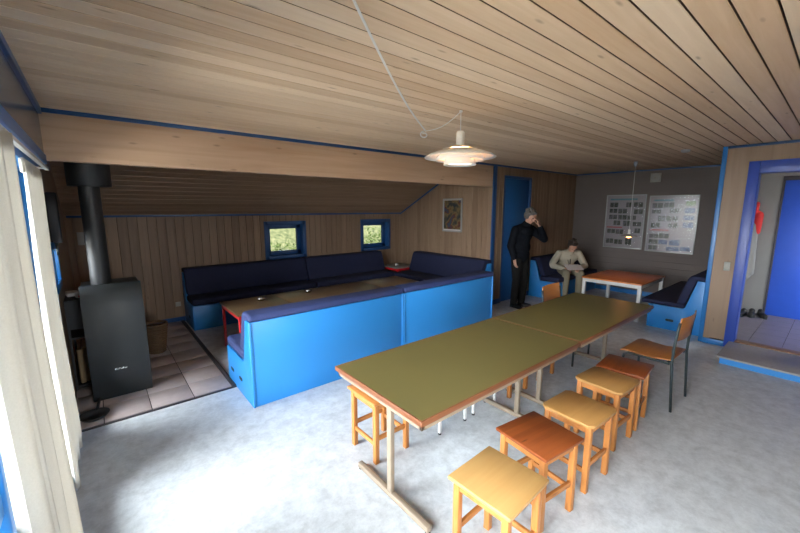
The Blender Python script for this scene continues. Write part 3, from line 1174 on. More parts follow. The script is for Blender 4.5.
# ------------------------------------------------------------------ chairs
def make_chair(label, loc, rz, seat_mat, back_mat):
    """faces +y, back at y=-0.2"""
    t = thing('stacking_chair', label, 'chair', loc, rz)
    # seat: slightly dished plywood
    m = MB()
    n = 10
    vs, fs = [], []
    for j in range(n + 1):
        y = -0.20 + 0.40 * j / n
        zz = 0.452 + 0.010 * math.cos(PI * j / n * 2) * (1 if j < n / 2 else 0.6) - (0.016 if j == n else 0)
        wd = 0.222 - 0.015 * (1 - j / n)
        for x in (-wd, wd):
            vs.append((x, y, zz))
            vs.append((x, y, zz - 0.012))
    for j in range(n):
        a = j * 4
        fs += [(a, a + 2, a + 6, a + 4), (a + 1, a + 5, a + 7, a + 3), (a, a + 4, a + 5, a + 1), (a + 2, a + 3, a + 7, a + 6)]
    fs += [(0, 1, 3, 2), (n * 4, n * 4 + 2, n * 4 + 3, n * 4 + 1)]
    m.add(vs, fs)
    m.build('seat', seat_mat, t, bevel=0.003)
    # curved back
    m = MB()
    vs, fs = [], []
    n = 10
    for i in range(n + 1):
        u = -1 + 2 * i / n
        x = 0.212 * u
        yb = -0.214 - 0.028 * (1 - u * u)
        for z_, dy in ((0.63, 0.010), (0.84, -0.016)):
            vs.append((x, yb + dy, z_))
            vs.append((x, yb + dy - 0.010, z_))
    for i in range(n):
        a = i * 4
        fs += [(a, a + 4, a + 6, a + 2), (a + 1, a + 3, a + 7, a + 5), (a + 2, a + 6, a + 7, a + 3), (a, a + 1, a + 5, a + 4)]
    fs += [(0, 2, 3, 1), (n * 4, n * 4 + 1, n * 4 + 3, n * 4 + 2)]
    m.add(vs, fs)
    m.build('backrest', back_mat, t, bevel=0.004)
    r = 0.011
    for s in (-1, 1):
        x = s * 0.215
        m = MB()
        m.tube([(x, 0.17, 0.0), (x, 0.175, 0.36), (x, 0.165, 0.405), (x, 0.13, 0.427), (x, 0.0, 0.428), (x, -0.19, 0.428)], r)
        m.build('leg', M_DARKST, t, smooth=True)
        m = MB()
        m.tube([(x, -0.235, 0.0), (x, -0.215, 0.30), (x, -0.205, 0.44), (x, -0.208, 0.56), (x, -0.220, 0.72), (x, -0.230, 0.80)], r)
        m.build('leg', M_DARKST, t, smooth=True)
    m = MB()
    m.tube([(-0.215, 0.10, 0.427), (0.215, 0.10, 0.427)], 0.009)
    m.build('crossbar', M_DARKST, t, smooth=True)
    m = MB()
    m.tube([(-0.215, -0.17, 0.427), (0.215, -0.17, 0.427)], 0.009)
    m.build('crossbar', M_DARKST, t, smooth=True)
    return t


make_chair('steel framed wooden chair on the open floor at the near side of the table', (3.905, 1.00, 0), R(-1), M_CHAIRW, M_CHAIRB)
make_chair('wooden backed steel chair pushed under the far side of the green table', (4.165, 1.93, 0), R(182), M_CHAIRW, M_CHAIRB)


# ------------------------------------------------------------------ alcove tables
def low_table(label, x0, x1, y0, y1, zt, mat_top, mat_leg, group=None, name='low_table', lw=0.03, apron=0.05, tt=0.022, leg_inset=0.02):
    cx, cy = (x0 + x1) / 2, (y0 + y1) / 2
    t = thing(name, label, 'table', (cx, cy, 0), 0, group)
    hx, hy = (x1 - x0) / 2, (y1 - y0) / 2
    m = MB()
    m.box(-hx, -hy, zt - tt, hx, hy, zt)
    m.build('tabletop', mat_top, t, bevel=0.004)
    i = leg_inset
    m = MB()
    za, zb = zt - tt - apron, zt - tt - 0.0005
    m.box(-hx + i, -hy + i, za, hx - i, -hy + i + 0.02, zb)
    m.box(-hx + i, hy - i - 0.02, za, hx - i, hy - i, zb)
    m.box(-hx + i, -hy + i + 0.02, za, -hx + i + 0.02, hy - i - 0.02, zb)
    m.box(hx - i - 0.02, -hy + i + 0.02, za, hx - i, hy - i - 0.02, zb)
    m.build('apron', mat_leg, t, bevel=0.002)
    for sx in (-1, 1):
        for sy in (-1, 1):
            m = MB()
            ax = sx * (hx - i - lw / 2 + 0.002)
            ay = sy * (hy - i - lw / 2 + 0.002)
            m.box(ax - lw / 2, ay - lw / 2, 0, ax + lw / 2, ay + lw / 2, zb - 0.001)
            m.build('leg', mat_leg, t, bevel=0.003)
    return t


GA = 'low red legged tables in the alcove'
low_table('small square red legged table at the stove end of the row', 1.115, 1.792, 4.18, 4.93, 0.575, M_TABW, M_RED, GA)
low_table('longer brown topped table in the middle of the alcove row', 1.803, 3.232, 4.18, 4.93, 0.575, M_TABW, M_RED, GA)
low_table('brown topped low table at the picture end of the alcove row', 3.243, 3.98, 4.18, 4.93, 0.575, M_TABW, M_RED, GA)
low_table('little red corner table between the two bench ends under the picture', 4.74, 5.30, 5.82, 6.38, 0.52, M_GREYTOP, M_RED)
m = MB()
m.ball((0, 0, 0.03), (0.045, 0.03, 0.03), 12)
m.ball((0.05, 0.02, 0.02), (0.03, 0.03, 0.02), 12)
o = m.build('crumpled_napkin', M_PAPER, smooth=True, loc=(4.92, 6.05, 0.52))
tag(o, 'small crumpled white napkin on the red corner table', 'napkin')


def bowl(label, x, y):
    t = thing('glass_dish', label, 'dish', (x, y, 0.575), 0, 'small glass dishes on the alcove tables')
    m = MB()
    m.lathe([(0.0, 0.0), (0.035, 0.0), (0.045, 0.012), (0.058, 0.032), (0.055, 0.033), (0.042, 0.015), (0.0, 0.006)], n=24)
    m.build('bowl', M_CHROME, t, smooth=True)
    m = MB()
    m.cyl((0, 0, 0.006), (0, 0, 0.035), 0.018, 0.018, 14)
    m.build('tea_light', M_WHITEST, t, smooth=False)


bowl('small shiny dish on the square red legged table', 1.55, 4.68)
bowl('small shiny dish on the longer brown alcove table', 2.23, 4.72)

# far orange table
low_table('orange topped table with white legs below the small hanging lamp', 6.33, 7.45, 1.855, 2.76, 0.60, M_ORANGE, M_WHITEST, None, 'dining_table', lw=0.05, apron=0.055, tt=0.025, leg_inset=0.012)

# ------------------------------------------------------------------ stove
t = thing('wood_stove', 'tall black wood stove with bowed front door on the tiled hearth', 'stove', (0.055, 4.16, 0.012))
# body: local x -0.22..0.22, y 0..0.40, front bows and leans
m = MB()
prof = [(0.02, 0.0), (0.42, 0.0), (0.42, 1.02), (0.04, 1.02), (0.015, 0.96), (0.005, 0.80), (0.0, 0.4)]
m.prism([(p[0], p[1]) for p in prof], 'x', -0.21, 0.21)
m.build('stove_body', M_STOVE, t, bevel=0.008)
m = MB()
fp = [(-0.035, 0.005), (-0.055, 0.30), (-0.058, 0.60), (-0.045, 0.85), (-0.02, 0.98), (0.02, 1.045), (0.05, 1.06)]
fp_in = [(p[0] + 0.018, p[1] - (0.016 if i > 4 else 0)) for i, p in enumerate(fp)]
m.prism(fp + fp_in[::-1], 'x', -0.222, 0.222)
fd = m.build('stove_door', M_STOVE, t, bevel=0.003)
fd['label'] = 'bowed black front door'
m = MB()
m.box(-0.215, 0.03, 1.021, 0.215, 0.42, 1.045)
m.build('top_plate', M_STOVE, t, bevel=0.006)
m = MB()
# small raised maker plate, a slanted row of bright strokes
for k, (a, b_) in enumerate(((-0.05, -0.03), (-0.033, -0.018), (-0.020, -0.006), (-0.004, 0.008), (0.006, 0.022), (0.022, 0.045))):
    hgt_ = 0.010 if k % 2 else 0.016
    m.prism([(a, 0.272), (b_ - 0.004, 0.272), (b_, 0.272 + hgt_), (a + 0.004, 0.272 + hgt_)], 'y', -0.060, -0.052)
pl = m.build('maker_plate', M_CHROME, t)
pl['label'] = 'small bright maker badge'
m = MB()
m.cyl((-0.065, 0.20, 1.045), (-0.065, 0.20, 1.965), 0.076, 0.078, 32)
fl = m.build('flue_pipe', M_PIPE, t, bevel=0.0)
smooth_angle(fl)
fl.data.shade_smooth()
smooth_angle(fl)
m = MB()
m.lathe([(0.078, 1.93), (0.155, 1.93), (0.158, 1.935), (0.158, 2.46), (0.078, 2.46)], (-0.055, 0.20, 0), 40)
c_ = m.build('flue_collar', M_PIPE, t, smooth=True)
smooth_angle(c_)

# wicker basket
t = thing('log_basket', 'brown wicker basket on the tiles beside the stove', 'basket', (0.435, 5.17, 0.012))
m = MB()
rings = 14
n = 36
for i in range(rings):
    z_ = 0.015 + 0.33 * i / (rings - 1)
    r_ = 0.080 + 0.042 * i / (rings - 1)
    pts = [(r_ * math.cos(2 * PI * k / n) * (1 + 0.02 * (-1) ** (k + i)), r_ * math.sin(2 * PI * k / n) * (1 + 0.02 * (-1) ** (k + i)), z_) for k in range(n + 1)]
    m.tube(pts, 0.012, 6)
for k in range(12):
    a = 2 * PI * k / 12
    m.cyl((0.080 * math.cos(a), 0.080 * math.sin(a), 0.0), (0.122 * math.cos(a), 0.122 * math.sin(a), 0.36), 0.006, 0.006, 6)
m.lathe([(0.0, 0.008), (0.08, 0.008), (0.08, 0.0), (0.0, 0.0)], n=24)
m.build('woven_side', M_WICKER, t, smooth=True)
m = MB()
m.tube([(0.123 * math.cos(2 * PI * k / 36), 0.123 * math.sin(2 * PI * k / 36), 0.355) for k in range(37)], 0.013, 8)
m.build('rim', M_WICKER, t, smooth=True)

# side cabinet / wood shelf behind the stove
t = thing('firewood_rack', 'low dark rack between the stove and the left wall', 'rack', (-0.229, 4.64, 0.012))
m = MB()
for z_ in (0.02, 0.50, 0.86):
    m = MB()
    m.box(-0.07, -0.10, z_, 0.07, 0.45, z_ + 0.02)
    m.build('shelf', M_BLACK, t, bevel=0.002)
m = MB()
for a in (-0.06, 0.06):
    for b_ in (-0.09, 0.44):
        m = MB()
        m.box(a - 0.009, b_ - 0.009, 0, a + 0.009, b_ + 0.009, 0.86)
        m.build('post', M_BLACK, t)
m = MB()
m.box(-0.07, -0.10, 0.60, 0.07, -0.09, 0.86)
m.build('front_panel', M_BLACK, t)
t = thing('split_log', 'split log standing low on the dark rack, nearer the curtain', 'log', (-0.255, 4.60, 0.053), 0, 'split logs on the rack')
m = MB()
m.prism([(0.0, -0.02), (0.036, -0.02), (0.032, 0.02), (0.012, 0.035), (-0.01, 0.02)], 'z', 0.0, 0.34)
m.build('wood', M_LOG, t, bevel=0.004)
t2 = copy_tree(t)
place(t2, (-0.205, 4.62, 0.053), R(30), 'split log on the dark rack, tucked right beside the stove')
t = thing('magazine', 'pale magazine lying on the rack behind the stove', 'magazine', (-0.245, 4.85, 0.892), 0.2)
m = MB()
m.box(-0.05, -0.09, 0.0, 0.05, 0.09, 0.03)
m.build('pages', M_PAPER, t, bevel=0.002)
t = thing('matchbox', 'small pale box with a red end on the rack behind the stove', 'box', (-0.19, 4.68, 0.892), 0.3)
m = MB()
m.box(-0.022, -0.035, 0, 0.022, 0.035, 0.03)
m.build('sleeve', M_PAPER, t)
m = MB()
m.box(-0.016, -0.042, 0.004, 0.016, -0.035, 0.026)
m.build('tray', M_RED, t)

# ash pan on hearth
t = thing('ash_pan', 'flat round black ash pan on the tiles next to the curtain', 'pan', (-0.165, 3.83, 0.012))
m = MB()
m.lathe([(0.0, 0.0), (0.075, 0.0), (0.10, 0.03), (0.105, 0.03), (0.082, -0.0), (0.0, 0.004)], n=30)
m.build('dish', M_BLACK, t, smooth=True)
m = MB()
m.bar((0.02, 0.09, 0.025), (0.04, 0.22, 0.06), 0.02, 0.008)
m.build('handle', M_BLACK, t)

# fireside tool set hanging on left wall: dark long shape
t = thing('bellows', 'long black fireside bellows hanging on the left wall above the blue window', 'bellows', (XL + 0.005, 4.20, 1.56))
m = MB()
pts = [(-0.015, -0.10), (0.015, -0.10), (0.03, 0.0), (0.06, 0.10), (0.065, 0.22), (0.03, 0.30), (0.012, 0.32), (-0.012, 0.32), (-0.03, 0.30), (-0.065, 0.22), (-0.06, 0.10), (-0.03, 0.0)]
m.prism(pts, 'x', 0.0, 0.07)
m.build('body', M_BLACK, t, bevel=0.01)
m = MB()
m.cyl((0.03, 0, -0.10), (0.03, 0, -0.20), 0.012, 0.008)
m.build('nozzle', M_DARKST, t, smooth=True)

# little wall fittings
t = thing('thermostat', 'small pale box on the alcove wall to the left of the stove pipe', 'wall box', (-0.165, YB - 0.02, 1.35))
m = MB()
m.box(-0.035, 0.0, -0.085, 0.035, 0.019, 0.085)
m.build('cover', M_PLASTIC, t, bevel=0.004)
t = thing('wall_outlet', 'pale socket low on the alcove wall right of the stove', 'outlet', (0.87, YB - 0.012, 0.28))
m = MB()
m.box(-0.035, 0.0, -0.035, 0.035, 0.011, 0.035)
m.build('cover', M_PLASTIC, t, bevel=0.003)
t = thing('light_switch', 'pale double switch on the narrow wooden pillar beside the hall opening', 'switch', (XR - 0.012, 0.875, 1.03))
m = MB()
m.box(0.0, -0.03, -0.055, 0.011, 0.03, 0.055)
m.build('cover', M_PLASTIC, t, bevel=0.003)
for zz in (-0.025, 0.025):
    m = MB()
    m.box(-0.005, -0.016, zz - 0.018, 0.0, 0.016, zz + 0.018)
    m.build('rocker', M_PLASTIC, t, bevel=0.002)
t = thing('wall_fan', 'square grey ventilator with round grille high on the poster wall', 'ventilator', (XP - 0.03, 2.42, 2.33))
m = MB()
m.box(0.0, -0.085, -0.085, 0.029, 0.085, 0.085)
m.build('housing', M_GREYTOP, t, bevel=0.004)
m = MB()
for r_ in (0.03, 0.052, 0.072):
    m.tube([(-0.004, r_ * math.cos(2 * PI * k / 24), r_ * math.sin(2 * PI * k / 24)) for k in range(25)], 0.005, 6)
m.build('grille', M_ALU, t, smooth=True)
t = thing('smoke_alarm', 'small white smoke alarm on the ceiling in front of the posters', 'smoke alarm', (5.96, 1.42, ZC))
m = MB()
m.lathe([(0.0, -0.035), (0.03, -0.035), (0.045, -0.028), (0.052, 0.0)], n=28)
m.build('cover', M_WHITEST, t, smooth=True)

# framed picture in alcove
t = thing('framed_picture', 'portrait format framed print on the pine wall above the alcove bench', 'picture', (XA, 4.87, 1.615))
m = MB()
hy, hz = 0.25, 0.32
for a in ((-hy, -hz, -hy + 0.025, hz), (hy - 0.025, -hz, hy, hz), (-hy + 0.025, -hz, hy - 0.025, -hz + 0.025), (-hy + 0.025, hz - 0.025, hy - 0.025, hz)):
    m.box(-0.022, a[0], a[1], -0.001, a[2], a[3])
m.build('frame', M_ALU, t, bevel=0.002)
m = MB()
m.box(-0.012, -hy + 0.024, -hz + 0.024, -0.004, hy - 0.024, hz - 0.024)
m.build('mount', M_PAPER, t)
m = MB()
m.box(-0.014, -hy + 0.035, -hz + 0.05, -0.012, hy - 0.035, hz - 0.035)
m.build('print', M_ART, t)


# posters
def poster(label, y0, y1, z0, z1, blue):
    cy, cz = (y0 + y1) / 2, (z0 + z1) / 2
    t = thing('framed_poster', label, 'poster', (XP, cy, cz), 0, 'large photo posters on the grey wall')
    hy, hz = (y1 - y0) / 2, (z1 - z0) / 2
    m = MB()
    b = 0.018
    for a in ((-hy, -hz, -hy + b, hz), (hy - b, -hz, hy, hz), (-hy + b, -hz, hy - b, -hz + b), (-hy + b, hz - b, hy - b, hz)):
        m.box(-0.025, a[0], a[1], -0.001, a[2], a[3])
    m.build('frame', M_ALU, t, bevel=0.002)
    m = MB()
    m.box(-0.010, -hy + b, -hz + b, -0.002, hy - b, hz - b)
    m.build('sheet', M_POSTER, t)
    # left as seen = +y
    W, Hh = 2 * (hy - b), 2 * (hz - b)

    def R_(u0, v0, u1, v1, mb, mi=0):
        mb.box(-0.0112, hy - b - u0 * W, hz - b - v0 * Hh, -0.010, hy - b - u1 * W, hz - b - v1 * Hh, mi)
    m = MB()
    # heading of small block capitals, too small to read
    u = 0.08
    end = 0.80 if not blue else 0.50
    rr = random.Random(5 if blue else 9)
    while u < end:
        wd = rr.choice((0.02, 0.026, 0.03))
        R_(u, 0.055, min(u + wd, end), 0.085, m)
        u += wd + 0.006
    m.build('heading', M_TEAL, t)
    m = MB()
    R_(0.04, 0.60, 0.46, 0.622, m)
    m.build('red_bar', M_PRED, t)
    m = MB()
    if not blue:
        cells = [(0.08, .13, .30, .22), (.52, .13, .66, .22), (.72, .13, .95, .22), (.08, .25, .29, .33), (.32, .25, .55, .34), (.74, .26, .96, .35),
                 (.08, .37, .30, .45), (.33, .37, .56, .46), (.58, .38, .68, .46), (.72, .38, .80, .46), (.22, .48, .40, .57), (.48, .48, .68, .58), (.74, .50, .95, .58),
                 (.06, .65, .28, .73), (.30, .65, .50, .74), (.80, .62, .94, .71), (.05, .84, .25, .93), (.28, .85, .50, .94), (.58, .82, .74, .94)]
    else:
        cells = [(.05, .12, .28, .21), (.30, .11, .52, .20), (.05, .24, .25, .31), (.44, .22, .63, .30), (.20, .35, .36, .45), (.38, .35, .63, .45), (.06, .48, .26, .57), (.44, .48, .64, .57),
                 (.05, .69, .25, .76), (.27, .67, .48, .76), (.05, .79, .25, .87), (.05, .90, .25, .98)]
    for c in cells:
        # every picture keeps a small white border split
        R_(c[0], c[1], c[0] + (c[2] - c[0]) * 0.46, c[3], m)
        R_(c[0] + (c[2] - c[0]) * 0.52, c[1], c[2], c[3], m)
    m.build('photographs', M_PHOTO, t)
    if blue:
        m = MB()
        for c in ((.74, .21, .95, .30), (.74, .34, .95, .42), (.74, .46, .95, .56), (.27, .79, .46, .87), (.50, .78, .72, .88), (.45, .91, .72, .98), (.74, .90, .95, .97)):
            R_(c[0], c[1], c[2], c[3], m)
        m.build('blue_photographs', M_PHOTOB, t)
        m = MB()
        R_(.76, .09, .95, .17, m)
        m.build('green_photograph', M_PHOTOG, t)
    g = MB()
    g.box(-0.020, -hy + b, -hz + b, -0.018, hy - b, hz - b)
    g.build('glazing', M_GLASSR, t)


poster('left of the two large framed photo posters, behind the small hanging lamp', 2.535, 3.265, 0.93, 2.02, False)
poster('right of the two large framed photo posters, with a column of blue pictures', 1.70, 2.48, 0.91, 1.99, True)


# ------------------------------------------------------------------ lamps
LX, LY = 2.265, 1.995
t = thing('pendant_lamp', 'lit white tiered pendant lamp hanging above the green table', 'lamp', (LX, LY, ZC))
m = MB()
m.cyl((0, 0, -0.012), (0, 0, 0.0), 0.012)
m.tube([(0, 0, 0), (0, 0, -0.16)], 0.003, 8)
m.build('cord', M_CORD, t, smooth=True)
m = MB()
m.lathe([(0.0, -0.150), (0.024, -0.152), (0.032, -0.165), (0.032, -0.255), (0.026, -0.262)], n=32)
m.build('socket_cover', M_SHADE, t, smooth=True)
m = MB()
m.lathe([(0.026, -0.262), (0.075, -0.268), (0.135, -0.285), (0.135, -0.288), (0.075, -0.272), (0.026, -0.266)], n=48)
m.build('top_shade', M_SHADE, t, smooth=True)
m = MB()
m.lathe([(0.055, -0.280), (0.12, -0.290), (0.19, -0.308), (0.25, -0.330), (0.279, -0.350), (0.277, -0.354), (0.248, -0.335), (0.188, -0.313), (0.12, -0.295), (0.055, -0.285)], n=64)
m.build('main_shade', M_SHADE, t, smooth=True)
m = MB()
m.lathe([(0.15, -0.325), (0.178, -0.342), (0.194, -0.374), (0.190, -0.375), (0.174, -0.345), (0.15, -0.329)], n=56)
m.build('middle_shade', M_SHADE, t, smooth=True)
m = MB()
m.lathe([(0.095, -0.335), (0.113, -0.365), (0.128, -0.407), (0.126, -0.410), (0.109, -0.368), (0.093, -0.339)], n=48)
m.build('lower_shade', M_SHADE, t, smooth=True)
m = MB()
m.lathe([(0.0, -0.386), (0.119, -0.391), (0.119, -0.393), (0.0, -0.388)], n=40)
dm, dnt, db = newmat('opal diffuser')
db.inputs['Base Color'].default_value = (0.9, 0.85, 0.75, 1)
db.inputs['Transmission Weight'].default_value = 0.0
db.inputs['Emission Color'].default_value = (1.0, 0.74, 0.50, 1)
db.inputs['Emission Strength'].default_value = 2.2
m.build('diffuser', dm, t, smooth=True)
m = MB()
m.ball((0, 0, -0.315), (0.035, 0.035, 0.045), 16)
m.build('bulb', M_BULB, t, smooth=True)
m = MB()
for k in range(3):
    a = 2 * PI * k / 3 + 0.4
    c_, s_ = math.cos(a), math.sin(a)
    m.bar((0.03 * c_, 0.03 * s_, -0.262), (0.06 * c_, 0.06 * s_, -0.295), 0.006, 0.002)
    m.bar((0.09 * c_, 0.09 * s_, -0.302), (0.17 * c_, 0.17 * s_, -0.345), 0.006, 0.002)
    m.bar((0.17 * c_, 0.17 * s_, -0.345), (0.11 * c_, 0.11 * s_, -0.37), 0.006, 0.002)
m.build('shade_struts', M_SHADE, t)

# swagged cord from a far ceiling point to the lamp hook
t = thing('ceiling_cord', 'long white cord swagged from the ceiling towards the lit pendant lamp', 'cord', (0.72, 1.16, ZC))
kn = Vector((2.11, 2.225, 2.36))
st = Vector((0.723, 1.16, ZC))
pts = []
for k in range(25):
    u = k / 24
    p = st.lerp(kn, u)
    p.z -= 0.050 * math.sin(PI * u)
    pts.append(p - Vector((0.72, 1.16, ZC)))
m = MB()
m.tube(pts, 0.0055, 8)
m.build('main_run', M_CORD, t, smooth=True)
base = kn - Vector((0.72, 1.16, ZC))
m = MB()
pts = [base + Vector((0.020 * math.cos(a) - 0.012, -0.020 * math.cos(a) * 0.8 + 0.01, -0.020 + 0.020 * math.sin(a) - 0.002 * a)) for a in [PI / 2 + k * 0.45 for k in range(16)]]
m.tube(pts, 0.005, 8)
m.build('knot_loop', M_CORD, t, smooth=True)
m = MB()
en = Vector((LX, LY, ZC - 0.006)) - Vector((0.72, 1.16, ZC))
pts = []
for k in range(15):
    u = k / 14
    p = base.lerp(en, u)
    p.z -= 0.035 * math.sin(PI * u)
    pts.append(p)
m.tube(pts, 0.003, 8)
m.build('thin_run', M_CORD, t, smooth=True)

# small far lamp
t = thing('small_pendant_lamp', 'small lit pendant lamp hanging above the orange table', 'lamp', (6.85, 2.275, ZC - 0.045))
m = MB()
m.tube([(0, 0, 0.04), (0, 0, -1.05)], 0.003, 8)
m.cyl((0, 0, -0.03), (0, 0, 0.045), 0.018, 0.032, 16)
m.build('cord', M_CORD, t, smooth=True)
m = MB()
m.cyl((0, 0, -1.13), (0, 0, -1.05), 0.022, 0.016, 20)
m.build('socket_cover', M_SHADE, t)
m = MB()
m.lathe([(0.022, -1.125), (0.05, -1.130), (0.10, -1.146), (0.135, -1.165), (0.133, -1.167), (0.10, -1.150), (0.05, -1.134), (0.022, -1.129)], n=40)
m.build('lamp_shade', M_SHADE2, t, smooth=True)
m = MB()
m.ball((0, 0, -1.160), (0.045, 0.045, 0.028), 16)
m.build('bulb', M_BULB2, t, smooth=True)


# ------------------------------------------------------------------ curtains
def curtain(label, y0, y1, x, z0, z1, folds, amp, seed, taper=0.0):
    t = thing('curtain', label, 'curtain', (x, (y0 + y1) / 2, 0), 0, 'white curtains at the left window')
    rr = random.Random(seed)
    n, mz = folds * 10, 26
    cy = (y0 + y1) / 2
    ph = [rr.uniform(-0.5, 0.5) for _ in range(folds + 1)]
    vs, fs = [], []
    for j in range(mz + 1):
        z_ = z0 + (z1 - z0) * j / mz
        tt = (z_ - z0) / (z1 - z0)
        for i in range(n + 1):
            u = i / n
            w_ = (y1 - y0) * (1 - taper * tt)
            fold = u * folds * 2 * PI + 0.5 * ph[int(u * folds)] + 0.35 * math.sin(3 * tt + u * 4)
            a_ = amp * (0.75 + 0.35 * (1 - tt)) * (1 + 0.25 * math.sin(u * 9 + seed))
            vs.append((a_ * math.sin(fold) + 0.008 * math.sin(5 * tt + seed), (u - 0.5) * w_ + 0.012 * math.sin(fold * 2), z_))
    for j in range(mz):
        for i in range(n):
            a = j * (n + 1) + i
            fs.append((a, a + 1, a + n + 2, a + n + 1))
    m = MB()
    m.add(vs, fs)
    c = m.build('cloth', M_CURT, t, smooth=True)
    sd = c.modifiers.new('thick', 'SOLIDIFY')
    sd.thickness = 0.0016
    m = MB()
    # gathered heading tape
    hv, hf = [], []
    nn = folds * 16
    for j, z_ in enumerate((z1 - 0.05, z1 + 0.02)):
        for i in range(nn + 1):
            u = i / nn
            w_ = (y1 - y0) * (1 - taper)
            hv.append((0.012 * math.sin(u * folds * 2.6 * 2 * PI), (u - 0.5) * w_, z_))
    for i in range(nn):
        hf.append((i, i + 1, nn + 2 + i, nn + 1 + i))
    m.add(hv, hf)
    hd = m.build('heading', M_CURT, t, smooth=True)
    s2 = hd.modifiers.new('thick', 'SOLIDIFY')
    s2.thickness = 0.004
    return t


curtain('white floor length curtain nearest the viewer at the left window', 1.20, 1.83, -0.205, 0.04, 1.985, 4, 0.036, 1)
curtain('white floor length curtain beside the stove at the left window', 2.70, 3.50, -0.256, 0.10, 1.985, 5, 0.020, 2)
t = thing('curtain_rail', 'thin curtain rail under the blue trim above the left window', 'curtain rail', (-0.225, 1.6, 2.02))
m = MB()
m.box(-0.010, -2.1, -0.002, 0.010, 2.08, 0.016)
m.build('track', M_WHITEST, t)
for yy in (-2.0, -0.6, 0.7, 2.0):
    m = MB()
    m.box(-0.075, yy - 0.01, 0.0, 0.0, yy + 0.01, 0.012)
    m.build('bracket', M_WHITEST, t)

# ------------------------------------------------------------------ hall things
t = thing('hanging_coat', 'red topped coat hanging on the white hall wall', 'coat', (HX - 0.02, 0.895, 1.84))
m = MB()
m.cap((-0.05, 0.05, -0.20), (-0.05, 0.0, -0.02), 0.075, 0.03)
m.cap((-0.05, -0.03, -0.45), (-0.05, -0.02, -0.20), 0.05, 0.07)
o = m.build('red_part', M_COATR, t, smooth=True)
rm = o.modifiers.new('r', 'REMESH'); rm.mode = 'VOXEL'; rm.voxel_size = 0.012; rm.use_smooth_shade = True
m = MB()
m.cap((-0.07, 0.04, -1.15), (-0.07, 0.03, -0.35), 0.085, 0.06)
m.cap((-0.07, -0.03, -1.10), (-0.06, 0.0, -0.35), 0.05, 0.05)
o = m.build('grey_part', M_COATG, t, smooth=True)
rm = o.modifiers.new('r', 'REMESH'); rm.mode = 'VOXEL'; rm.voxel_size = 0.012; rm.use_smooth_shade = True
m = MB()
m.cyl((0.019, 0, 0.0), (-0.06, 0, 0.01), 0.008)
m.build('hook', M_CHROME, t, smooth=True)


def shoe(label, loc, rz, L=0.31, mat=None, hgt=0.08):
    t = thing('shoe', label, 'shoe', loc, rz, 'dark shoes on the hall floor')
    m = MB()
    m.cap((-L * 0.33, 0, 0.038), (L * 0.36, 0, 0.034), 0.036, 0.034)
    m.ball((-L * 0.28, 0, 0.065), (0.05, 0.036, 0.04))
    o = m.build('upper', mat or M_BLACK, t, smooth=True)
    rm = o.modifiers.new('r', 'REMESH'); rm.mode = 'VOXEL'; rm.voxel_size = 0.007; rm.use_smooth_shade = True
    m = MB()
    m.prism([(-L / 2, -0.03), (-L * 0.1, -0.032), (L * 0.3, -0.042), (L / 2, -0.015), (L / 2, 0.015), (L * 0.3, 0.042), (-L * 0.1, 0.032), (-L / 2, 0.03)], 'z', 0.0, 0.014)
    m.build('sole', M_DARKST, t, bevel=0.003)
    return t


shoe('dark shoe on the hall floor nearest the blue hall door', (7.80, 0.64, HF), R(200))
shoe('dark shoe in the middle of the row by the white hall wall', (7.74, 0.755, HF), R(185))
shoe('dark shoe nearest the ultramarine door frame on the hall floor', (7.66, 0.86, HF), R(170))


# ------------------------------------------------------------------ people
def remesh(o, vox, it=6, fac=0.5):
    rm = o.modifiers.new('remesh', 'REMESH')
    rm.mode = 'VOXEL'
    rm.voxel_size = vox
    rm.use_smooth_shade = True
    if it:
        sm = o.modifiers.new('smooth', 'SMOOTH')
        sm.iterations = it
        sm.factor = fac
    return o


def rot3(pitch, yaw=0.0, roll=0.0):
    return Matrix.Rotation(yaw, 3, 'Z') @ Matrix.Rotation(pitch, 3, 'Y') @ Matrix.Rotation(roll, 3, 'X')


def head(m, c, pitch, yaw=0.0):
    """head facing +x before rotation; c = centre of skull"""
    Rm = rot3(pitch, yaw)
    c = Vector(c)

    def P(x, y, z):
        return c + Rm @ Vector((x, y, z))
    m.ball(P(-0.005, 0, 0.015), (0.095, 0.075, 0.098), 20, rot=Rm)         # skull
    m.ball(P(0.025, 0, -0.045), (0.065, 0.058, 0.072), 18, rot=Rm)         # jaw
    m.ball(P(0.055, 0, -0.095), (0.026, 0.026, 0.022), 12, rot=Rm)         # chin
    m.cap(P(0.085, 0, 0.005), P(0.108, 0, -0.032), 0.009, 0.014, 10)       # nose
    m.ball(P(0.074, 0, 0.028), (0.022, 0.052, 0.010), 12, rot=Rm)          # brow
    m.ball(P(0.082, 0, -0.062), (0.014, 0.024, 0.006), 10, rot=Rm)         # upper lip
    m.ball(P(0.080, 0, -0.072), (0.013, 0.020, 0.006), 10, rot=Rm)
    for s in (-1, 1):
        m.ball(P(0.056, s * 0.040, -0.025), (0.022, 0.018, 0.020), 10, rot=Rm)   # cheek
        m.ball(P(-0.008, s * 0.077, -0.012), (0.018, 0.009, 0.030), 10, rot=Rm)  # ear
    return P


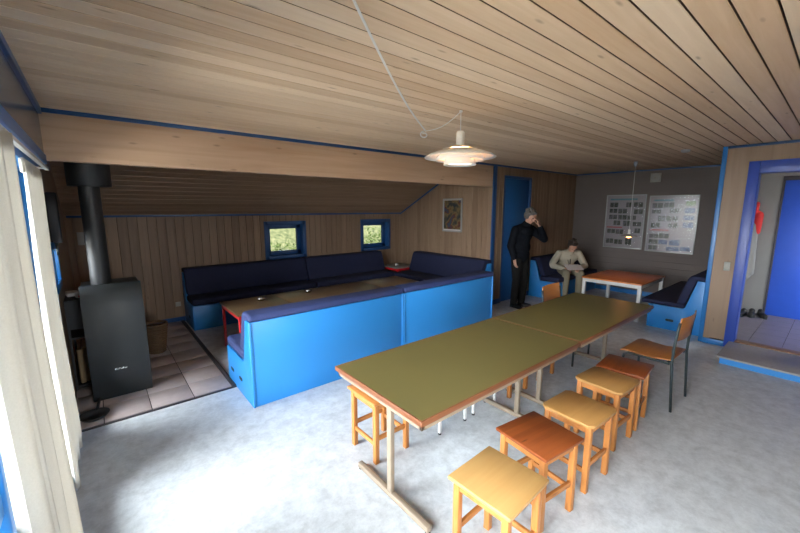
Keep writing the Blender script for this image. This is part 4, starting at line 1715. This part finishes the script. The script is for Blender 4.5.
def hand(m, wrist, direc, palmn, curl=0.5, size=1.0, side=1):
    """palm + five curled fingers. direc: wrist->fingers, palmn: palm normal (fingers curl towards it)"""
    d = Vector(direc).normalized()
    pn = Vector(palmn)
    pn = (pn - d * pn.dot(d)).normalized()
    s = d.cross(pn) * side
    w_ = Vector(wrist)
    k = size
    pc = w_ + d * 0.045 * k
    # palm: three capsules side by side
    for q in (-0.026, -0.009, 0.009, 0.026):
        m.cap(w_ + s * q * 0.6 * k, w_ + d * 0.085 * k + s * q * k, 0.015 * k, 0.012 * k, 8)
    lens = (0.070, 0.078, 0.072, 0.058)
    for i, q in enumerate((-0.030, -0.010, 0.010, 0.029)):
        p = w_ + d * 0.088 * k + s * q * k
        dd = d.copy()
        for j, fr_ in enumerate((0.45, 0.32, 0.23)):
            ang = curl * (0.7, 0.95, 0.6)[j]
            dd = (dd * math.cos(ang) + pn * math.sin(ang)).normalized()
            pn2 = (pn - dd * pn.dot(dd)).normalized()
            q2 = p + dd * lens[i] * fr_ * k
            m.cap(p, q2, (0.0088, 0.008, 0.0072)[j] * k, (0.008, 0.0072, 0.0065)[j] * k, 8)
            p = q2
    # thumb leaves the side near the palm base
    p = w_ + d * 0.025 * k - s * 0.028 * k
    dd = (d * 0.75 - s * 0.65 + pn * 0.25).normalized()
    q2 = p + dd * 0.040 * k
    m.cap(p, q2, 0.012 * k, 0.0095 * k, 8)
    dd = (d * 0.95 - s * 0.15 + pn * 0.45).normalized()
    m.cap(q2, q2 + dd * 0.030 * k, 0.0095 * k, 0.008 * k, 8)


def limb(m, pts, rs, n=14):
    for i in range(len(pts) - 1):
        m.cap(pts[i], pts[i + 1], rs[i], rs[i + 1], n)


def hair_cap(P, name, mat, parent, full=False, long=0.0, seed=1):
    m = MB()
    rr = random.Random(seed)
    m.ball(P(-0.024, 0, 0.030), (0.096, 0.085, 0.090), 18)
    m.ball(P(-0.058, 0, -0.015), (0.062, 0.076, 0.080), 16)
    m.ball(P(0.030, 0, 0.078), (0.052, 0.058, 0.032), 14)
    for s in (-1, 1):
        m.ball(P(-0.025, s * 0.066, 0.0), (0.050, 0.024, 0.060), 12)
    for k in range(26):
        a, t_ = rr.uniform(0, 2 * PI), rr.uniform(0, 1.4)
        q = Vector((-0.03 + 0.095 * math.sin(t_) * math.cos(a), 0.082 * math.sin(t_) * math.sin(a), 0.03 + 0.09 * math.cos(t_)))
        if q.x > 0.045 and q.z < 0.07:
            continue
        m.ball(P(q.x, q.y, q.z), 0.017 + rr.random() * 0.010, 8)
    if long:
        m.cap(P(-0.09, 0, 0.0), P(-0.10, 0, -long), 0.04, 0.03)
    o = m.build(name, mat, parent)
    remesh(o, 0.007, 3)
    return o


def eyes(P, parent):
    m = MB()
    for s in (-1, 1):
        m.ball(P(0.0835, s * 0.031, 0.008), (0.0085, 0.013, 0.0075), 10)
    o = m.build('eyes', M_BLACK, parent, smooth=True)
    m = MB()
    return o


# --- standing man by the blue door
t = thing('person', 'standing grey haired person in a dark jacket with one hand raised to the face', 'person', (5.70, 3.56, 0.0), R(-97))
HC = (0.165, 0.0, 1.615)
# body (one continuous skin)
m = MB()
P = head(m, HC, R(32))
limb(m, [(0.06, 0, 1.42), (0.115, 0, 1.51), (0.14, 0, 1.56)], [0.062, 0.056, 0.052])
limb(m, [(-0.01, 0, 0.98), (0.0, 0, 1.15), (0.03, 0, 1.34), (0.055, 0, 1.42)], [0.125, 0.120, 0.125, 0.07])
m.ball((0.02, 0, 1.30), (0.10, 0.165, 0.13), 18)
m.ball((-0.01, 0, 0.95), (0.11, 0.155, 0.12), 18)
RS, RE, RW = (0.02, -0.185, 1.385), (-0.03, -0.235, 1.11), (0.06, -0.225, 0.885)
LS, LE, LW = (0.06, 0.175, 1.385), (0.33, 0.175, 1.235), (0.315, 0.055, 1.45)
limb(m, [RS, RE, RW], [0.052, 0.040, 0.027])
limb(m, [LS, LE, LW], [0.052, 0.040, 0.027])
hand(m, RW, (0.2, 0.0, -1.0), (0.3, 1, 0.1), 0.55, 1.0, 1)
hand(m, LW, (-0.20, -0.02, 0.55), (-1, -0.15, 0.1), 0.5, 1.0, -1)
for s in (-1, 1):
    limb(m, [(-0.01, s * 0.085, 0.90), (0.015, s * 0.095, 0.50), (-0.02, s * 0.10, 0.09)], [0.082, 0.055, 0.038])
    m.cap((-0.02, s * 0.10, 0.045), (0.13, s * 0.12, 0.03), 0.032, 0.026)
o = remesh(m.build('body', M_SKIN, t), 0.0065, 2)
hair_cap(P, 'hair', M_HAIRG, t, seed=4)
eyes(P, t)
m = MB()
m.ball((-0.005, 0, 0.95), (0.135, 0.185, 0.13), 20)
limb(m, [(-0.01, 0, 0.92), (-0.005, 0, 1.10), (0.025, 0, 1.30)], [0.14, 0.145, 0.14])
m.ball((0.02, 0, 1.29), (0.135, 0.20, 0.16), 20)
m.ball((0.0, 0, 1.08), (0.14, 0.185, 0.17), 20)
limb(m, [(0.04, -0.13, 1.40), (0.05, 0, 1.435), (0.05, 0.13, 1.40)], [0.075, 0.075, 0.075])
limb(m, [(0.03, 0, 1.36), (0.095, 0, 1.475)], [0.115, 0.080])
m.ball((0.09, 0, 1.37), (0.10, 0.14, 0.10), 18)
limb(m, [RS, RE, (0.05, -0.227, 0.915)], [0.075, 0.064, 0.050])
limb(m, [LS, LE, (0.317, 0.07, 1.42)], [0.075, 0.064, 0.048])
remesh(m.build('jacket', M_JACKD, t), 0.011, 4)
m = MB()
m.ball((-0.01, 0, 0.92), (0.12, 0.17, 0.13), 20)
for s in (-1, 1):
    limb(m, [(-0.01, s * 0.088, 0.88), (0.015, s * 0.098, 0.50), (-0.02, s * 0.102, 0.085)], [0.100, 0.074, 0.062])
remesh(m.build('trousers', M_TROUD, t), 0.011, 3)
for s in (-1, 1):
    m = MB()
    m.cap((-0.05, s * 0.10, 0.045), (0.15, s * 0.125, 0.036), 0.042, 0.034)
    m.ball((-0.03, s * 0.10, 0.075), (0.055, 0.042, 0.04))
    m.box(-0.085, s * 0.10 - 0.035, 0.002, 0.18, s * 0.12 + 0.035, 0.02)
    remesh(m.build('shoe', M_BLACK, t), 0.008, 2)

# --- seated person writing
t = thing('person', 'seated dark haired person in a pale beige jacket looking down at papers', 'person', (7.29, 3.52, 0.0), R(-134))
HC = (0.30, 0.0, 1.03)
SEATZ = 0.445
m = MB()
P = head(m, HC, R(48))
limb(m, [(0.16, 0, 0.87), (0.215, 0, 0.935), (0.26, 0, 0.97)], [0.060, 0.054, 0.05])
limb(m, [(0.0, 0, 0.58), (0.05, 0, 0.72), (0.13, 0, 0.84)], [0.12, 0.12, 0.09])
m.ball((0.10, 0, 0.79), (0.10, 0.155, 0.12), 18)
m.ball((0.0, 0, 0.56), (0.12, 0.16, 0.11), 18)
RS, RE, RW = (0.13, -0.185, 0.86), (0.12, -0.325, 0.62), (0.33, -0.125, 0.585)
LS, LE, LW = (0.13, 0.185, 0.86), (0.14, 0.325, 0.62), (0.35, 0.115, 0.585)
limb(m, [RS, RE, RW], [0.048, 0.038, 0.026])
limb(m, [LS, LE, LW], [0.048, 0.038, 0.026])
hand(m, RW, (0.75, 0.45, -0.15), (0.1, 0.1, -1), 0.55, 0.95, 1)
hand(m, LW, (0.75, -0.45, -0.10), (0.1, -0.1, -1), 0.35, 0.95, -1)
for s in (-1, 1):
    limb(m, [(0.0, s * 0.085, 0.54), (0.42, s * 0.13, 0.50), (0.40, s * 0.13, 0.10)], [0.085, 0.055, 0.038])
    m.cap((0.40, s * 0.13, 0.05), (0.54, s * 0.15, 0.032), 0.034, 0.027)
remesh(m.build('body', M_SKIN, t), 0.0065, 2)
hair_cap(P, 'hair', M_HAIRD, t, seed=8)
eyes(P, t)
m = MB()
m.ball((0.0, 0, 0.585), (0.145, 0.185, 0.12), 20)
limb(m, [(0.01, 0, 0.60), (0.06, 0, 0.73), (0.11, 0, 0.80)], [0.14, 0.145, 0.13])
m.ball((0.10, 0, 0.80), (0.135, 0.205, 0.145), 20)
limb(m, [(0.13, -0.12, 0.855), (0.14, 0, 0.88), (0.13, 0.12, 0.855)], [0.07, 0.07, 0.07])
limb(m, [(0.14, 0, 0.86), (0.20, 0, 0.925)], [0.08, 0.066])
limb(m, [RS, RE, (0.31, -0.14, 0.585)], [0.070, 0.062, 0.044])
limb(m, [LS, LE, (0.33, 0.13, 0.585)], [0.070, 0.062, 0.044])
remesh(m.build('jacket', M_JACKB, t), 0.011, 3)
m = MB()
m.box(0.225, -0.006, 0.64, 0.232, 0.006, 0.84)
m.build('zip', M_VEST, t)
m = MB()
m.ball((0.0, 0, 0.545), (0.135, 0.175, 0.09), 20)
for s in (-1, 1):
    limb(m, [(0.0, s * 0.088, 0.535), (0.42, s * 0.13, 0.505), (0.40, s * 0.13, 0.09)], [0.095, 0.076, 0.060])
remesh(m.build('trousers', M_TROUK, t), 0.011, 3)
for s in (-1, 1):
    m = MB()
    m.cap((0.37, s * 0.13, 0.05), (0.56, s * 0.155, 0.038), 0.042, 0.034)
    m.box(0.335, s * 0.13 - 0.034, 0.002, 0.59, s * 0.15 + 0.034, 0.02)
    remesh(m.build('shoe', M_BLACK, t), 0.008, 2)

pp = thing('paper_sheets', 'white sheets of paper on the lap of the seated person', 'papers', (6.99, 3.21, 0.628), R(-134))
pp.rotation_euler = (0, 0.30, R(-134))
for k, (a, dz) in enumerate(((0.0, 0.0), (0.18, 0.004), (-0.12, 0.008))):
    m = MB()
    m.box(-0.105, -0.148, dz, 0.105, 0.148, dz + 0.0015)
    o = m.build('sheet', M_PAPER, pp)
    o.rotation_euler = (0, 0.0, a)
pn = thing('pen', 'thin dark pen held over the white papers', 'pen', (6.98, 3.30, 0.640), R(-90))
m = MB()
m.cyl((0, 0, 0.0), (-0.04, 0.02, 0.12), 0.003, 0.005, 10)
m.build('barrel', M_BLACK, pn, smooth=True)
